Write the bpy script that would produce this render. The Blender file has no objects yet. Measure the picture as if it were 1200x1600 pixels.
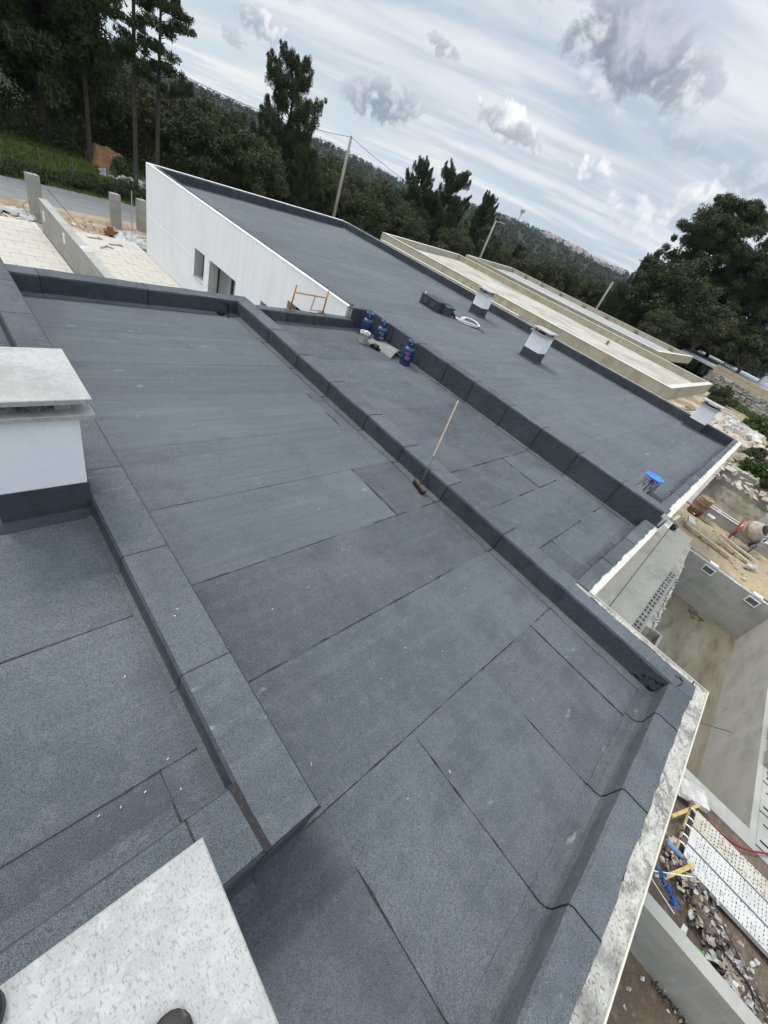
import bpy, math, random
import numpy as np
from mathutils import Vector, Matrix
from mathutils import noise as mnoise

R = math.radians
random.seed(7)
rng = np.random.default_rng(7)
scn = bpy.context.scene
COL = scn.collection

# ------------------------------------------------------------------ camera
H = 2.83
cam_d = bpy.data.cameras.new("camera")
cam = bpy.data.objects.new("camera", cam_d)
COL.objects.link(cam)
a_right = Vector((0.7028265, -0.6286647, 0.3328898))
a_down = Vector((-0.2271611, -0.6418051, -0.7324507))
a_fwd = Vector((0.6741162, 0.4391662, -0.5938858))
m = Matrix((a_right, -a_down, -a_fwd)).transposed().to_4x4()
m.translation = Vector((0, 0, H))
cam.matrix_world = m
cam_d.sensor_width = 36.0
cam_d.lens = 635.0 / 1600.0 * 36.0
cam_d.clip_start = 0.02
cam_d.clip_end = 9000
scn.camera = cam

# ------------------------------------------------------------------ exposure
vs = scn.view_settings
vs.view_transform = 'Standard'
vs.look = 'None'
vs.gamma = 1
vs.use_curve_mapping = False
vs.exposure = 0.62

# ------------------------------------------------------------------ sun
SUN_EL, SUN_AZ = R(55), R(100)          # azimuth measured from +X towards +Y
sd = bpy.data.lights.new("sun", 'SUN')
sd.energy = 1.5
sd.angle = R(15)
sd.color = (1.0, 0.965, 0.91)
sun = bpy.data.objects.new("sun", sd)
COL.objects.link(sun)
sdir = Vector((math.cos(SUN_EL) * math.cos(SUN_AZ), math.cos(SUN_EL) * math.sin(SUN_AZ), math.sin(SUN_EL)))
sun.rotation_euler = (-sdir).to_track_quat('-Z', 'Y').to_euler()

# ------------------------------------------------------------------ world
world = bpy.data.worlds.new("World")
scn.world = world
world.use_nodes = True
WT = world.node_tree
WN, WL = WT.nodes, WT.links
WN.clear()


def wn(t, **k):
    n = WN.new(t)
    for a, b in k.items():
        setattr(n, a, b)
    return n


def wset(sock, v):
    if isinstance(v, (int, float)):
        sock.default_value = v
    elif isinstance(v, (tuple, list)):
        sock.default_value = v
    else:
        WL.new(v, sock)


def wmath(op, a, b=0.0, c=None):
    n = wn('ShaderNodeMath', operation=op)
    wset(n.inputs[0], a)
    wset(n.inputs[1], b)
    if c is not None:
        wset(n.inputs[2], c)
    return n.outputs[0]


def wsmooth(x, lo, hi):
    n = wn('ShaderNodeMapRange', interpolation_type='SMOOTHSTEP')
    wset(n.inputs[0], x)
    n.inputs[1].default_value = lo
    n.inputs[2].default_value = hi
    return n.outputs[0]


def wmix(f, a, b):
    n = wn('ShaderNodeMix', data_type='RGBA')
    wset(n.inputs[0], f)
    wset(n.inputs[6], a)
    wset(n.inputs[7], b)
    return n.outputs[2]


def wnoise(vec, scale, detail=5, rough=0.55, dist=0.0):
    n = wn('ShaderNodeTexNoise')
    WL.new(vec, n.inputs['Vector'])
    n.inputs['Scale'].default_value = scale
    n.inputs['Detail'].default_value = detail
    n.inputs['Roughness'].default_value = rough
    n.inputs['Distortion'].default_value = dist
    return n.outputs[0]


def wdot(vec, v):
    n = wn('ShaderNodeVectorMath', operation='DOT_PRODUCT')
    WL.new(vec, n.inputs[0])
    n.inputs[1].default_value = v
    return n.outputs['Value']


out = wn('ShaderNodeOutputWorld')
bg = wn('ShaderNodeBackground')
WL.new(bg.outputs[0], out.inputs[0])
bg.inputs[1].default_value = 0.1
sky = wn('ShaderNodeTexSky')
sky.sky_type = 'NISHITA'
sky.sun_disc = False
sky.sun_elevation = SUN_EL
sky.sun_rotation = math.pi / 2 - SUN_AZ
sky.altitude = 150
sky.air_density = 1.0
sky.dust_density = 1.5
tc = wn('ShaderNodeTexCoord')
D = tc.outputs['Generated']
sep = wn('ShaderNodeSeparateXYZ')
WL.new(D, sep.inputs[0])
dz = wmath('MAXIMUM', sep.outputs[2], 0.0)
# layered stratus: the direction projected on a flat high sheet
den = wmath('ADD', dz, 0.11)
px_ = wmath('DIVIDE', sep.outputs[0], den)
py_ = wmath('DIVIDE', sep.outputs[1], den)
comb = wn('ShaderNodeCombineXYZ')
WL.new(px_, comb.inputs[0])
WL.new(py_, comb.inputs[1])
# cloud streets run across the valley (azimuth about 123 degrees)
sh = wn('ShaderNodeCombineXYZ')
WL.new(wmath('MULTIPLY', wdot(comb.outputs[0], (-0.60, 0.80, 0)), 0.34), sh.inputs[0])
WL.new(wdot(comb.outputs[0], (0.80, 0.60, 0)), sh.inputs[1])
sheet = sh.outputs[0]
n1 = wnoise(sheet, 0.8, 6, 0.5, 0.25)
n2 = wnoise(sheet, 2.6, 6, 0.55, 0.35)
band = wmath('ADD', wmath('MULTIPLY', n1, 0.68), wmath('MULTIPLY', n2, 0.32))
cov = wsmooth(band, 0.36, 0.56)
tone = wsmooth(band, 0.40, 0.64)
thin = (5.0, 6.05, 6.9, 1)
grey = (5.7, 6.25, 6.95, 1)
bright = (7.9, 8.2, 8.6, 1)
layer = wmix(tone, grey, bright)
clearblue = wmix(0.62, sky.outputs[0], thin)
skyc = wmix(cov, clearblue, layer)
# warm bright gap low towards the north-west hills
low = wsmooth(dz, 0.13, 0.0)
warm = wmath('MULTIPLY', wmath('MULTIPLY', low, wsmooth(wdot(D, (0.42, 0.90, 0.06)), 0.80, 1.0)), 0.75)
skyc = wmix(warm, skyc, (9.3, 9.1, 8.6, 1))
lowb = wmath('MULTIPLY', wmath('MULTIPLY', wsmooth(dz, 0.16, 0.0), wsmooth(n2, 0.62, 0.40)), 0.8)
skyc = wmix(lowb, skyc, (5.2, 6.4, 7.6, 1))


# cumulus: az, el, half-width, half-height, tilt, softness, top tone, base tone, opacity, seed
def cloud(col, az, el, w, h, tilt, soft, top, base, op, seed):
    az, el = R(az), R(el)
    d = Vector((math.cos(el) * math.cos(az), math.cos(el) * math.sin(az), math.sin(el)))
    e1 = Vector((math.sin(az), -math.cos(az), 0))
    e2 = e1.cross(d)
    t = R(tilt)
    f1 = e1 * math.cos(t) + e2 * math.sin(t)
    f2 = -e1 * math.sin(t) + e2 * math.cos(t)
    u = wmath('DIVIDE', wdot(D, f1), math.sin(R(w)))
    v = wmath('DIVIDE', wdot(D, f2), math.sin(R(h)))
    # flatter underside
    v2 = wmath('MULTIPLY', v, v)
    r2 = wmath('ADD', wmath('MULTIPLY', u, u), v2)
    off = wn('ShaderNodeVectorMath', operation='ADD')
    WL.new(D, off.inputs[0])
    off.inputs[1].default_value = (seed * 1.7, seed * 0.9, seed * 2.3)
    nz = wnoise(off.outputs[0], 1.0 / math.sin(R(max(h, w * 0.45))), 7, 0.6, 0.3)
    field = wmath('SUBTRACT', wmath('ADD', 1.0, wmath('MULTIPLY', wmath('SUBTRACT', nz, 0.5), 4.4)), r2)
    front = wsmooth(wdot(D, tuple(d)), 0.3, 0.5)
    mask = wmath('MULTIPLY', wmath('MULTIPLY', wsmooth(field, 0.0, soft * 0.85), front), op)
    shade = wsmooth(wmath('ADD', wmath('MULTIPLY', v, 0.55), wmath('MULTIPLY', wmath('SUBTRACT', nz, 0.5), 3.2)), -0.55, 0.75)
    return wmix(mask, col, wmix(shade, base, top))


W1 = (9.4, 9.5, 9.7, 1)
G1 = (3.7, 4.2, 5.0, 1)
G2 = (2.7, 3.1, 3.8, 1)
G3 = (4.8, 5.4, 6.3, 1)
CL = [
    (30.2, 16.3, 8.2, 3.2, -4, 0.9, (5.6, 6.0, 6.8, 1), (2.2, 2.6, 3.3, 1), 0.97, 1),
    (37.6, 8.4, 4.6, 1.45, -6, 0.7, W1, G1, 0.97, 2),
    (50.6, 6.1, 4.4, 2.0, 8, 0.8, (6.8, 7.2, 7.8, 1), (2.5, 3.0, 3.9, 1), 0.95, 3),
    (62.6, 6.8, 2.6, 1.2, -8, 0.8, W1, G1, 0.9, 4),
    (28.0, 7.9, 2.4, 1.1, 4, 1.2, W1, G3, 0.85, 5),
    (17.6, 8.4, 4.4, 1.9, 24, 1.3, W1, G3, 0.8, 6),
    (23.0, 5.8, 4.6, 1.7, 0, 1.5, W1, G3, 0.7, 7),
    (22.0, 12.0, 4.0, 1.1, 0, 1.4, (6.6, 7.0, 7.7, 1), G1, 0.7, 8),
    (14.5, 11.3, 3.8, 1.5, 5, 1.4, (6.8, 7.2, 7.8, 1), G1, 0.75, 9),
    (31.0, 12.6, 3.0, 1.3, -12, 1.5, (7.8, 8.0, 8.5, 1), G1, 0.65, 10),
    (46.2, 11.1, 1.9, 0.7, -5, 1.0, G3, G2, 0.6, 11),
    (59.5, 9.6, 5.0, 1.0, 3, 1.6, (7.0, 7.3, 7.9, 1), G1, 0.45, 12),
    (64.5, 5.0, 1.3, 0.6, -10, 1.0, G3, G1, 0.6, 13),
]
for c in CL:
    skyc = cloud(skyc, *c)
# an overcast sky is brighter overhead than at the horizon
boost = wn('ShaderNodeMix', data_type='RGBA', blend_type='MULTIPLY')
boost.inputs[0].default_value = 1.0
WL.new(skyc, boost.inputs[6])
g = wmath('ADD', 0.70, wmath('MULTIPLY', wsmooth(dz, 0.25, 1.0), 1.0))
cc = wn('ShaderNodeCombineColor')
for i in range(3):
    WL.new(g, cc.inputs[i])
WL.new(cc.outputs[0], boost.inputs[7])
WL.new(boost.outputs[2], bg.inputs[0])

# ------------------------------------------------------------------ materials
MATS = {}


def mat(name, base, rough=0.85, layers=(), bump=None, obj=False, spec=0.3, metal=0.0, bump2=None):
    """layers: (scale xyz or number, detail, colour, lo, hi, amount)"""
    if name in MATS:
        return MATS[name]
    mt = bpy.data.materials.new(name)
    mt.use_nodes = True
    nt = mt.node_tree
    N, L = nt.nodes, nt.links
    bs = N['Principled BSDF']
    bs.inputs['Roughness'].default_value = rough
    bs.inputs['Specular IOR Level'].default_value = spec
    bs.inputs['Metallic'].default_value = metal
    if obj:
        t = N.new('ShaderNodeTexCoord')
        src = t.outputs['Object']
    else:
        t = N.new('ShaderNodeNewGeometry')
        src = t.outputs['Position']

    def noise(scale, detail, rg=0.55, dist=0.0):
        n = N.new('ShaderNodeTexNoise')
        if isinstance(scale, (tuple, list)):
            mpn = N.new('ShaderNodeMapping')
            L.new(src, mpn.inputs[0])
            if len(scale) > 3:
                mpn.inputs['Rotation'].default_value = (0, 0, scale[3])
            mpn.inputs['Scale'].default_value = scale[:3]
            L.new(mpn.outputs[0], n.inputs['Vector'])
            n.inputs['Scale'].default_value = 1.0
        else:
            L.new(src, n.inputs['Vector'])
            n.inputs['Scale'].default_value = scale
        n.inputs['Detail'].default_value = detail
        n.inputs['Roughness'].default_value = rg
        n.inputs['Distortion'].default_value = dist
        return n.outputs[0]
    col = None
    base4 = (*base, 1)
    for (sc, det, c2, lo, hi, amt) in layers:
        nz = noise(sc, det)
        mr = N.new('ShaderNodeMapRange')
        mr.interpolation_type = 'SMOOTHSTEP'
        L.new(nz, mr.inputs[0])
        mr.inputs[1].default_value = lo
        mr.inputs[2].default_value = hi
        mr.inputs[4].default_value = amt
        mx = N.new('ShaderNodeMix')
        mx.data_type = 'RGBA'
        L.new(mr.outputs[0], mx.inputs[0])
        if col is None:
            mx.inputs[6].default_value = base4
        else:
            L.new(col, mx.inputs[6])
        mx.inputs[7].default_value = (*c2, 1)
        col = mx.outputs[2]
    if col is None:
        bs.inputs['Base Color'].default_value = base4
    else:
        L.new(col, bs.inputs['Base Color'])
    prev = None
    for b in (bump, bump2):
        if b:
            nz = noise(b[0], 6 if len(b) < 4 else b[3], 0.6)
            bp = N.new('ShaderNodeBump')
            bp.inputs['Strength'].default_value = b[1]
            bp.inputs['Distance'].default_value = b[2]
            L.new(nz, bp.inputs['Height'])
            if prev:
                L.new(prev, bp.inputs['Normal'])
            prev = bp.outputs[0]
    if prev:
        L.new(prev, bs.inputs['Normal'])
    MATS[name] = mt
    return mt


FELT = mat('felt_granules', (0.092, 0.104, 0.116), 0.92, [
    (0.45, 5, (0.132, 0.144, 0.155), 0.42, 0.60, 0.85),
    (1.7, 6, (0.062, 0.072, 0.083), 0.46, 0.66, 0.65),
    ((0.25, 9.0, 9.0), 3, (0.135, 0.147, 0.158), 0.50, 0.68, 0.40),
    ((0.5, 24.0, 24.0), 4, (0.066, 0.076, 0.087), 0.50, 0.68, 0.28),
    (9.0, 7, (0.150, 0.162, 0.173), 0.48, 0.70, 0.45),
    (48.0, 5, (0.058, 0.067, 0.078), 0.50, 0.66, 0.45),
    (150.0, 3, (0.035, 0.041, 0.049), 0.46, 0.62, 0.48),
    (380.0, 2, (0.30, 0.325, 0.35), 0.55, 0.66, 0.50),
    (300.0, 2, (0.015, 0.018, 0.024), 0.52, 0.64, 0.60),
    ((4.0, 9.0, 9.0, 0.9), 9, (0.36, 0.37, 0.38), 0.66, 0.78, 0.60),
], bump=(180.0, 0.7, 0.006), bump2=(4.0, 0.4, 0.03))
FELT_R = mat('felt_granules_banded', (0.092, 0.104, 0.116), 0.92, [
    (0.30, 5, (0.124, 0.136, 0.147), 0.42, 0.60, 0.7),
    ((0.35, 4.5, 5.0), 6, (0.145, 0.157, 0.168), 0.46, 0.68, 0.42),
    ((0.45, 12.0, 9.0), 6, (0.068, 0.078, 0.089), 0.46, 0.68, 0.34),
    ((1.6, 22.0, 9.0), 7, (0.155, 0.167, 0.178), 0.50, 0.70, 0.32),
    (2.0, 8, (0.070, 0.080, 0.091), 0.52, 0.68, 0.50),
    (150.0, 3, (0.030, 0.036, 0.044), 0.46, 0.62, 0.55),
    (380.0, 2, (0.34, 0.37, 0.40), 0.55, 0.66, 0.55),
    ((3.0, 9.0, 9.0, 0.5), 9, (0.34, 0.35, 0.36), 0.64, 0.76, 0.55),
], bump=(180.0, 0.6, 0.006), bump2=((1.0, 9.0, 9.0), 0.5, 0.02))
FELT_DARK_SHADE = mat('felt_granules_dark_shade', (0.054, 0.064, 0.074), 0.92, [  # upright-face felt: shade put into a darker colour, also used on black felted parts
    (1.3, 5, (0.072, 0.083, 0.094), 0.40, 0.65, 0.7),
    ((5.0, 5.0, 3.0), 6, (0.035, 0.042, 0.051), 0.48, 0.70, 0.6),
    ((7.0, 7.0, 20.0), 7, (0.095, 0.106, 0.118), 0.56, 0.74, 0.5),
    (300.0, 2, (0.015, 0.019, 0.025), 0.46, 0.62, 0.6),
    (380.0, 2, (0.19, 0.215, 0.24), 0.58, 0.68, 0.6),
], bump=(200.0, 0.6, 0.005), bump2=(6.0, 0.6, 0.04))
# every roll has its own shade
for _m, _a in ((FELT, 0.12), (FELT_R, 0.10), (FELT_DARK_SHADE, 0.12)):
    _n, _l = _m.node_tree.nodes, _m.node_tree.links
    _b = _n['Principled BSDF'].inputs['Base Color']
    _src = _b.links[0].from_socket
    _o = _n.new('ShaderNodeObjectInfo')
    _r = _n.new('ShaderNodeMapRange')
    _l.new(_o.outputs['Random'], _r.inputs[0])
    _r.inputs[3].default_value = 1 - _a
    _r.inputs[4].default_value = 1 + _a * 0.6
    _v = _n.new('ShaderNodeVectorMath')
    _v.operation = 'SCALE'
    _l.new(_src, _v.inputs[0])
    _l.new(_r.outputs[0], _v.inputs['Scale'])
    _l.new(_v.outputs[0], _b)
BITUMEN = mat('bitumen', (0.012, 0.012, 0.014), 0.55, [(60, 4, (0.035, 0.036, 0.04), 0.5, 0.7, 0.8)])
WHITE = mat('white_render', (0.83, 0.84, 0.85), 0.9, [
    ((7.0, 7.0, 0.35), 5, (0.76, 0.77, 0.79), 0.42, 0.68, 0.65),
    (0.8, 4, (0.72, 0.73, 0.745), 0.45, 0.7, 0.5),
    ((22.0, 22.0, 0.7), 4, (0.70, 0.715, 0.74), 0.58, 0.74, 0.45),
], bump=(60, 0.2, 0.004))
WHITE_CH = mat('white_chimney_paint', (0.87, 0.885, 0.90), 0.85, [
    (5.0, 5, (0.81, 0.83, 0.86), 0.45, 0.7, 0.6),
    (60.0, 3, (0.70, 0.72, 0.75), 0.5, 0.75, 0.35),
    ((18, 18, 2.5), 4, (0.55, 0.56, 0.58), 0.66, 0.8, 0.5),
], bump=(120, 0.25, 0.003))
STONE = mat('limestone_cap', (0.40, 0.395, 0.375), 0.84, [
    (3.0, 6, (0.32, 0.318, 0.305), 0.42, 0.64, 0.8),
    (22.0, 7, (0.47, 0.465, 0.45), 0.46, 0.66, 0.6),
    ((190.0, 70.0, 90.0, 0.5), 6, (0.17, 0.17, 0.17), 0.53, 0.68, 0.65),
    ((60.0, 170.0, 90.0, 0.9), 6, (0.19, 0.19, 0.19), 0.55, 0.70, 0.60),
    (190.0, 4, (0.52, 0.515, 0.50), 0.53, 0.70, 0.35),
    (9.0, 8, (0.25, 0.245, 0.235), 0.60, 0.76, 0.6),
    (1.6, 6, (0.28, 0.27, 0.25), 0.56, 0.72, 0.5),
], bump=(150.0, 0.5, 0.004), bump2=(12, 0.15, 0.01))
MORTAR = mat('white_mortar_edge', (0.510, 0.493, 0.433), 0.95, [
    (5.0, 7, (0.170, 0.162, 0.153), 0.46, 0.60, 0.75),
    (22.0, 6, (0.612, 0.595, 0.527), 0.48, 0.62, 0.75),
    (60.0, 5, (0.111, 0.106, 0.102), 0.54, 0.66, 0.75),
    (1.6, 6, (0.128, 0.123, 0.119), 0.52, 0.64, 0.7),
    (90.0, 4, (0.561, 0.552, 0.510), 0.58, 0.68, 0.6),
], bump=(35, 1.0, 0.03))
CONC = mat('grey_concrete', (0.320, 0.312, 0.288), 0.93, [
    (0.9, 5, (0.248, 0.240, 0.216), 0.42, 0.66, 0.7),
    ((1.2, 1.2, 6.0), 6, (0.208, 0.200, 0.180), 0.5, 0.72, 0.5),
    (14.0, 6, (0.368, 0.360, 0.336), 0.5, 0.7, 0.5),
    (70.0, 4, (0.200, 0.192, 0.176), 0.56, 0.7, 0.4),
], bump=(30, 0.35, 0.012))
POOLW = mat('pool_render_wall', (0.361, 0.357, 0.320), 0.93, [
    ((0.8, 0.8, 2.4), 5, (0.271, 0.271, 0.250), 0.42, 0.66, 0.7),
    ((2.5, 8.0, 1.5, 0.6), 6, (0.402, 0.402, 0.381), 0.50, 0.72, 0.6),
    (3.2, 6, (0.205, 0.201, 0.180), 0.62, 0.78, 0.55),
    (60.0, 4, (0.271, 0.262, 0.246), 0.54, 0.7, 0.35),
], bump=(22, 0.3, 0.012))
POOLF = mat('pool_screed_floor', (0.175, 0.155, 0.108), 0.9, [
    ((0.35, 1.1, 1), 5, (0.245, 0.230, 0.180), 0.42, 0.64, 0.7),
    ((0.9, 4.0, 1), 6, (0.101, 0.090, 0.065), 0.48, 0.68, 0.7),
    (4.0, 6, (0.173, 0.162, 0.130), 0.56, 0.74, 0.5),
    (40.0, 4, (0.158, 0.151, 0.122), 0.55, 0.7, 0.35),
], bump=(18, 0.25, 0.01))
BEIGE = mat('beige_raw_concrete', (0.40, 0.365, 0.27), 0.94, [
    (0.6, 6, (0.31, 0.275, 0.18), 0.42, 0.62, 0.75),
    ((3.0, 3.0, 0.9), 6, (0.47, 0.445, 0.36), 0.46, 0.66, 0.6),
    (2.6, 7, (0.25, 0.225, 0.15), 0.56, 0.70, 0.6),
    (0.25, 5, (0.36, 0.345, 0.29), 0.48, 0.64, 0.6),
], bump=(12, 0.3, 0.02))
BEIGET = mat('beige_wall_top', (0.544, 0.527, 0.459), 0.94, [(5, 5, (0.425, 0.408, 0.340), 0.5, 0.7, 0.6)])
BEIGEF = mat('beige_roof_screed', (0.42, 0.40, 0.345), 0.94, [
    ((0.5, 0.35, 1), 6, (0.31, 0.285, 0.23), 0.42, 0.60, 0.75),
    ((2.2, 1.0, 1), 7, (0.50, 0.485, 0.44), 0.48, 0.66, 0.7),
    ((0.22, 0.12, 1), 6, (0.24, 0.22, 0.185), 0.56, 0.68, 0.7),
    ((1.4, 0.5, 1), 7, (0.27, 0.25, 0.20), 0.58, 0.70, 0.6),
], bump=(6, 0.3, 0.03))
PALE = mat('pale_flat_roof', (0.36, 0.37, 0.36), 0.95, [((0.3, 0.1, 1), 6, (0.28, 0.285, 0.27), 0.44, 0.66, 0.7), (2, 6, (0.24, 0.235, 0.21), .58, .72, .6)], spec=0.1)
PAVE = mat('paving_slabs', (0.476, 0.452, 0.402), 0.92, [
    (0.5, 5, (0.527, 0.497, 0.433), 0.42, 0.66, 0.7),
    (3.0, 6, (0.408, 0.374, 0.306), 0.52, 0.74, 0.5),
    (30, 4, (0.383, 0.357, 0.297), 0.56, 0.74, 0.4)], bump=(30, 0.3, 0.01))
JOINT = mat('sandy_joint', (0.40, 0.375, 0.33), 0.95)
ASPH = mat('asphalt', (0.216, 0.216, 0.212), 0.9, [
    ((0.2, 2.0, 1), 5, (0.264, 0.264, 0.256), 0.42, 0.66, 0.7),
    (1.5, 5, (0.168, 0.168, 0.164), 0.5, 0.74, 0.5),
    (60, 3, (0.120, 0.120, 0.120), 0.5, 0.7, 0.5)], bump=(80, 0.4, 0.01))
DIRT = mat('bare_soil', (0.183, 0.140, 0.098), 0.97, [
    (0.45, 6, (0.357, 0.297, 0.212), 0.44, 0.60, 0.85),
    (2.2, 6, (0.136, 0.106, 0.075), 0.48, 0.66, 0.7),
    (9.0, 6, (0.289, 0.242, 0.178), 0.52, 0.70, 0.6),
    (45.0, 4, (0.093, 0.075, 0.055), 0.55, 0.70, 0.6),
    (75.0, 3, (0.425, 0.391, 0.332), 0.64, 0.73, 0.7)], bump=(9, 0.9, 0.08), bump2=(50, 0.6, 0.02))
SOIL2 = mat('dark_damp_soil', (0.170, 0.132, 0.093), 0.97, [
    (1.4, 6, (0.111, 0.085, 0.061), 0.44, 0.62, 0.8),
    (8.0, 6, (0.238, 0.191, 0.140), 0.50, 0.70, 0.6),
    (40.0, 4, (0.076, 0.061, 0.047), 0.52, 0.68, 0.6),
    (70.0, 3, (0.357, 0.315, 0.255), 0.63, 0.72, 0.7)], bump=(10, 0.9, 0.06), bump2=(60, 0.6, 0.02))
SAND = mat('yellow_sand', (0.36, 0.29, 0.195), 0.97, [
    (0.8, 6, (0.46, 0.345, 0.17), 0.46, 0.60, 0.8),
    (1.6, 6, (0.30, 0.255, 0.195), 0.46, 0.62, 0.7),
    (6.0, 7, (0.44, 0.36, 0.24), 0.50, 0.66, 0.6),
    (14, 7, (0.20, 0.165, 0.12), 0.54, 0.68, 0.7),
    (60, 4, (0.30, 0.24, 0.16), 0.5, 0.7, 0.5)], bump=(12, 0.9, 0.06))
RUB = mat('pale_rubble', (0.410, 0.353, 0.279), 0.95, [
    (3.0, 5, (0.541, 0.508, 0.451), 0.44, 0.6, 0.8), (11.0, 5, (0.279, 0.197, 0.139), 0.52, 0.68, 0.7),
    (40, 4, (0.205, 0.164, 0.131), 0.55, 0.7, 0.4)], bump=(25, 0.6, 0.03))
RUBW = mat('white_rubble', (0.561, 0.552, 0.527), 0.95, [
    (4.0, 5, (0.374, 0.357, 0.332), 0.44, 0.6, 0.8), (30, 4, (0.297, 0.281, 0.264), 0.55, 0.7, 0.5)], bump=(25, 0.6, 0.03))
CLAY = mat('red_clay_cut', (0.32, 0.155, 0.085), 0.97, [
    ((1.0, 1.0, 0.5), 6, (0.42, 0.25, 0.15), 0.45, 0.66, 0.8),
    (6, 5, (0.20, 0.095, 0.055), 0.52, 0.7, 0.6)], bump=(5, 0.8, 0.15))
STW = mat('stone_wall_face', (0.340, 0.327, 0.281), 0.96, [
    ((0.5, 0.5, 1.1), 6, (0.264, 0.251, 0.208), 0.44, 0.62, 0.8),
    (2.4, 6, (0.399, 0.387, 0.340), 0.50, 0.7, 0.6), (9, 5, (0.187, 0.178, 0.145), 0.58, 0.72, 0.6)], bump=(3, 0.8, 0.12))
BLKY = mat('yellowish_block', (0.399, 0.340, 0.238), 0.95, [(1.4, 5, (0.323, 0.264, 0.170), 0.45, 0.68, 0.7)], bump=(8, 0.4, 0.03))
BLKG = mat('greyish_block', (0.357, 0.348, 0.332), 0.95, [(1.4, 5, (0.289, 0.281, 0.264), 0.45, 0.68, 0.7)], bump=(8, 0.4, 0.03))
TIMB = mat('weathered_timber', (0.40, 0.34, 0.25), 0.9, [
    ((3, 40, 3), 5, (0.25, 0.20, 0.14), 0.45, 0.7, 0.7), (8, 5, (0.52, 0.47, 0.38), 0.5, 0.7, 0.5)], bump=(40, 0.3, 0.01))
TIMY = mat('yellow_formwork_timber', (0.50, 0.36, 0.13), 0.85, [(9, 5, (0.30, 0.22, 0.11), 0.5, 0.7, 0.7)])
WPLANK = mat('whitened_galvanised_plank', (0.50, 0.50, 0.48), 0.75, [
    (3.0, 6, (0.40, 0.395, 0.375), 0.42, 0.64, 0.7), (14, 7, (0.27, 0.235, 0.18), 0.54, 0.68, 0.65), (50, 5, (0.60, 0.60, 0.59), 0.5, 0.66, 0.5)], bump=(50, 0.3, 0.006))
WPLANKD = mat('dirty_galvanised_plank', (0.46, 0.445, 0.39), 0.85, [
    (2.2, 6, (0.37, 0.32, 0.21), 0.44, 0.62, 0.8), (18, 7, (0.22, 0.18, 0.12), 0.52, 0.66, 0.75), (50, 5, (0.56, 0.55, 0.51), 0.54, 0.68, 0.5)], bump=(50, 0.3, 0.006))
HOLE = mat('dark_hole', (0.02, 0.02, 0.02), 0.9)
STEELD = mat('dark_steel', (0.10, 0.10, 0.105), 0.5, [(12, 4, (0.16, 0.12, 0.09), 0.5, 0.7, 0.6)], metal=0.4)
FENCEM = mat('weathered_fence_steel', (0.10, 0.105, 0.09), 0.8)
GALV = mat('galvanised_steel', (0.42, 0.43, 0.44), 0.5, [(20, 4, (0.30, 0.30, 0.31), 0.45, 0.7, 0.6)], metal=0.5)
RUST = mat('rusty_steel', (0.20, 0.125, 0.085), 0.9, [
    (2.5, 5, (0.34, 0.30, 0.17), 0.44, 0.62, 0.8), (9, 5, (0.13, 0.075, 0.055), 0.5, 0.68, 0.7)], bump=(30, 0.4, 0.01))
RED = mat('red_paint', (0.50, 0.07, 0.055), 0.55, [(14, 4, (0.36, 0.12, 0.09), 0.5, 0.7, 0.6)])
DRUM = mat('mixer_drum_cement', (0.38, 0.34, 0.30), 0.9, [(6, 5, (0.28, 0.22, 0.19), 0.45, 0.66, 0.8), (30, 4, (0.46, 0.43, 0.39), 0.5, 0.7, 0.4)], bump=(30, 0.4, 0.01))
ORNG = mat('orange_scaffold_paint', (0.50, 0.22, 0.035), 0.6, [(20, 4, (0.34, 0.18, 0.06), 0.5, 0.68, 0.7)])
BLUE = mat('blue_bottle_paint', (0.008, 0.030, 0.095), 0.38, [(9, 5, (0.014, 0.050, 0.14), 0.45, 0.68, 0.7), ((12, 12, 5), 6, (0.09, 0.10, 0.12), 0.62, 0.72, 0.5), (26, 4, (0.05, 0.07, 0.09), 0.63, 0.74, 0.6)], spec=0.5)
BLUELID = mat('blue_plastic_lid', (0.035, 0.17, 0.56), 0.4, [(12, 4, (0.10, 0.32, 0.72), 0.48, 0.7, 0.6)], spec=0.5)
BLUEB = mat('bright_blue_plastic', (0.012, 0.075, 0.26), 0.65, [(30, 6, (0.04, 0.16, 0.42), 0.46, 0.64, 0.7), (22, 5, (0.10, 0.10, 0.10), 0.56, 0.68, 0.7)])
BLUEG = mat('grey_blue_plastic', (0.12, 0.22, 0.36), 0.5)
WPLAS = mat('white_plastic', (0.72, 0.72, 0.72), 0.45, [(9, 4, (0.60, 0.60, 0.59), 0.5, 0.7, 0.5)])
TUBW = mat('printed_tub', (0.62, 0.66, 0.58), 0.5, [
    ((6, 6, 9), 3, (0.22, 0.50, 0.42), 0.46, 0.54, 0.85), ((9, 9, 5), 3, (0.62, 0.45, 0.17), 0.56, 0.62, 0.8),
    (22, 4, (0.75, 0.76, 0.74), 0.55, 0.62, 0.7)])
TUBB = mat('splattered_tub', (0.025, 0.02, 0.022), 0.6, [
    ((45, 45, 5.0), 4, (0.74, 0.72, 0.74), 0.43, 0.47, 0.95), ((30, 30, 9), 4, (0.16, 0.09, 0.10), 0.56, 0.62, 0.7)])
PINK = mat('salmon_print', (0.55, 0.16, 0.12), 0.6)
PRNT = mat('pale_print', (0.45, 0.50, 0.58), 0.6)
GREEN = mat('green_plastic', (0.08, 0.32, 0.045), 0.5)
HOSER = mat('dark_red_hose', (0.20, 0.015, 0.03), 0.5)
BLACKP = mat('black_plastic', (0.02, 0.02, 0.022), 0.5)
BRISTLE = mat('dark_bristle', (0.045, 0.028, 0.02), 0.95)
HANDLE = mat('worn_wood_handle', (0.42, 0.33, 0.24), 0.7, [((30, 30, 4), 4, (0.55, 0.46, 0.36), 0.5, 0.7, 0.7)])
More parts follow.
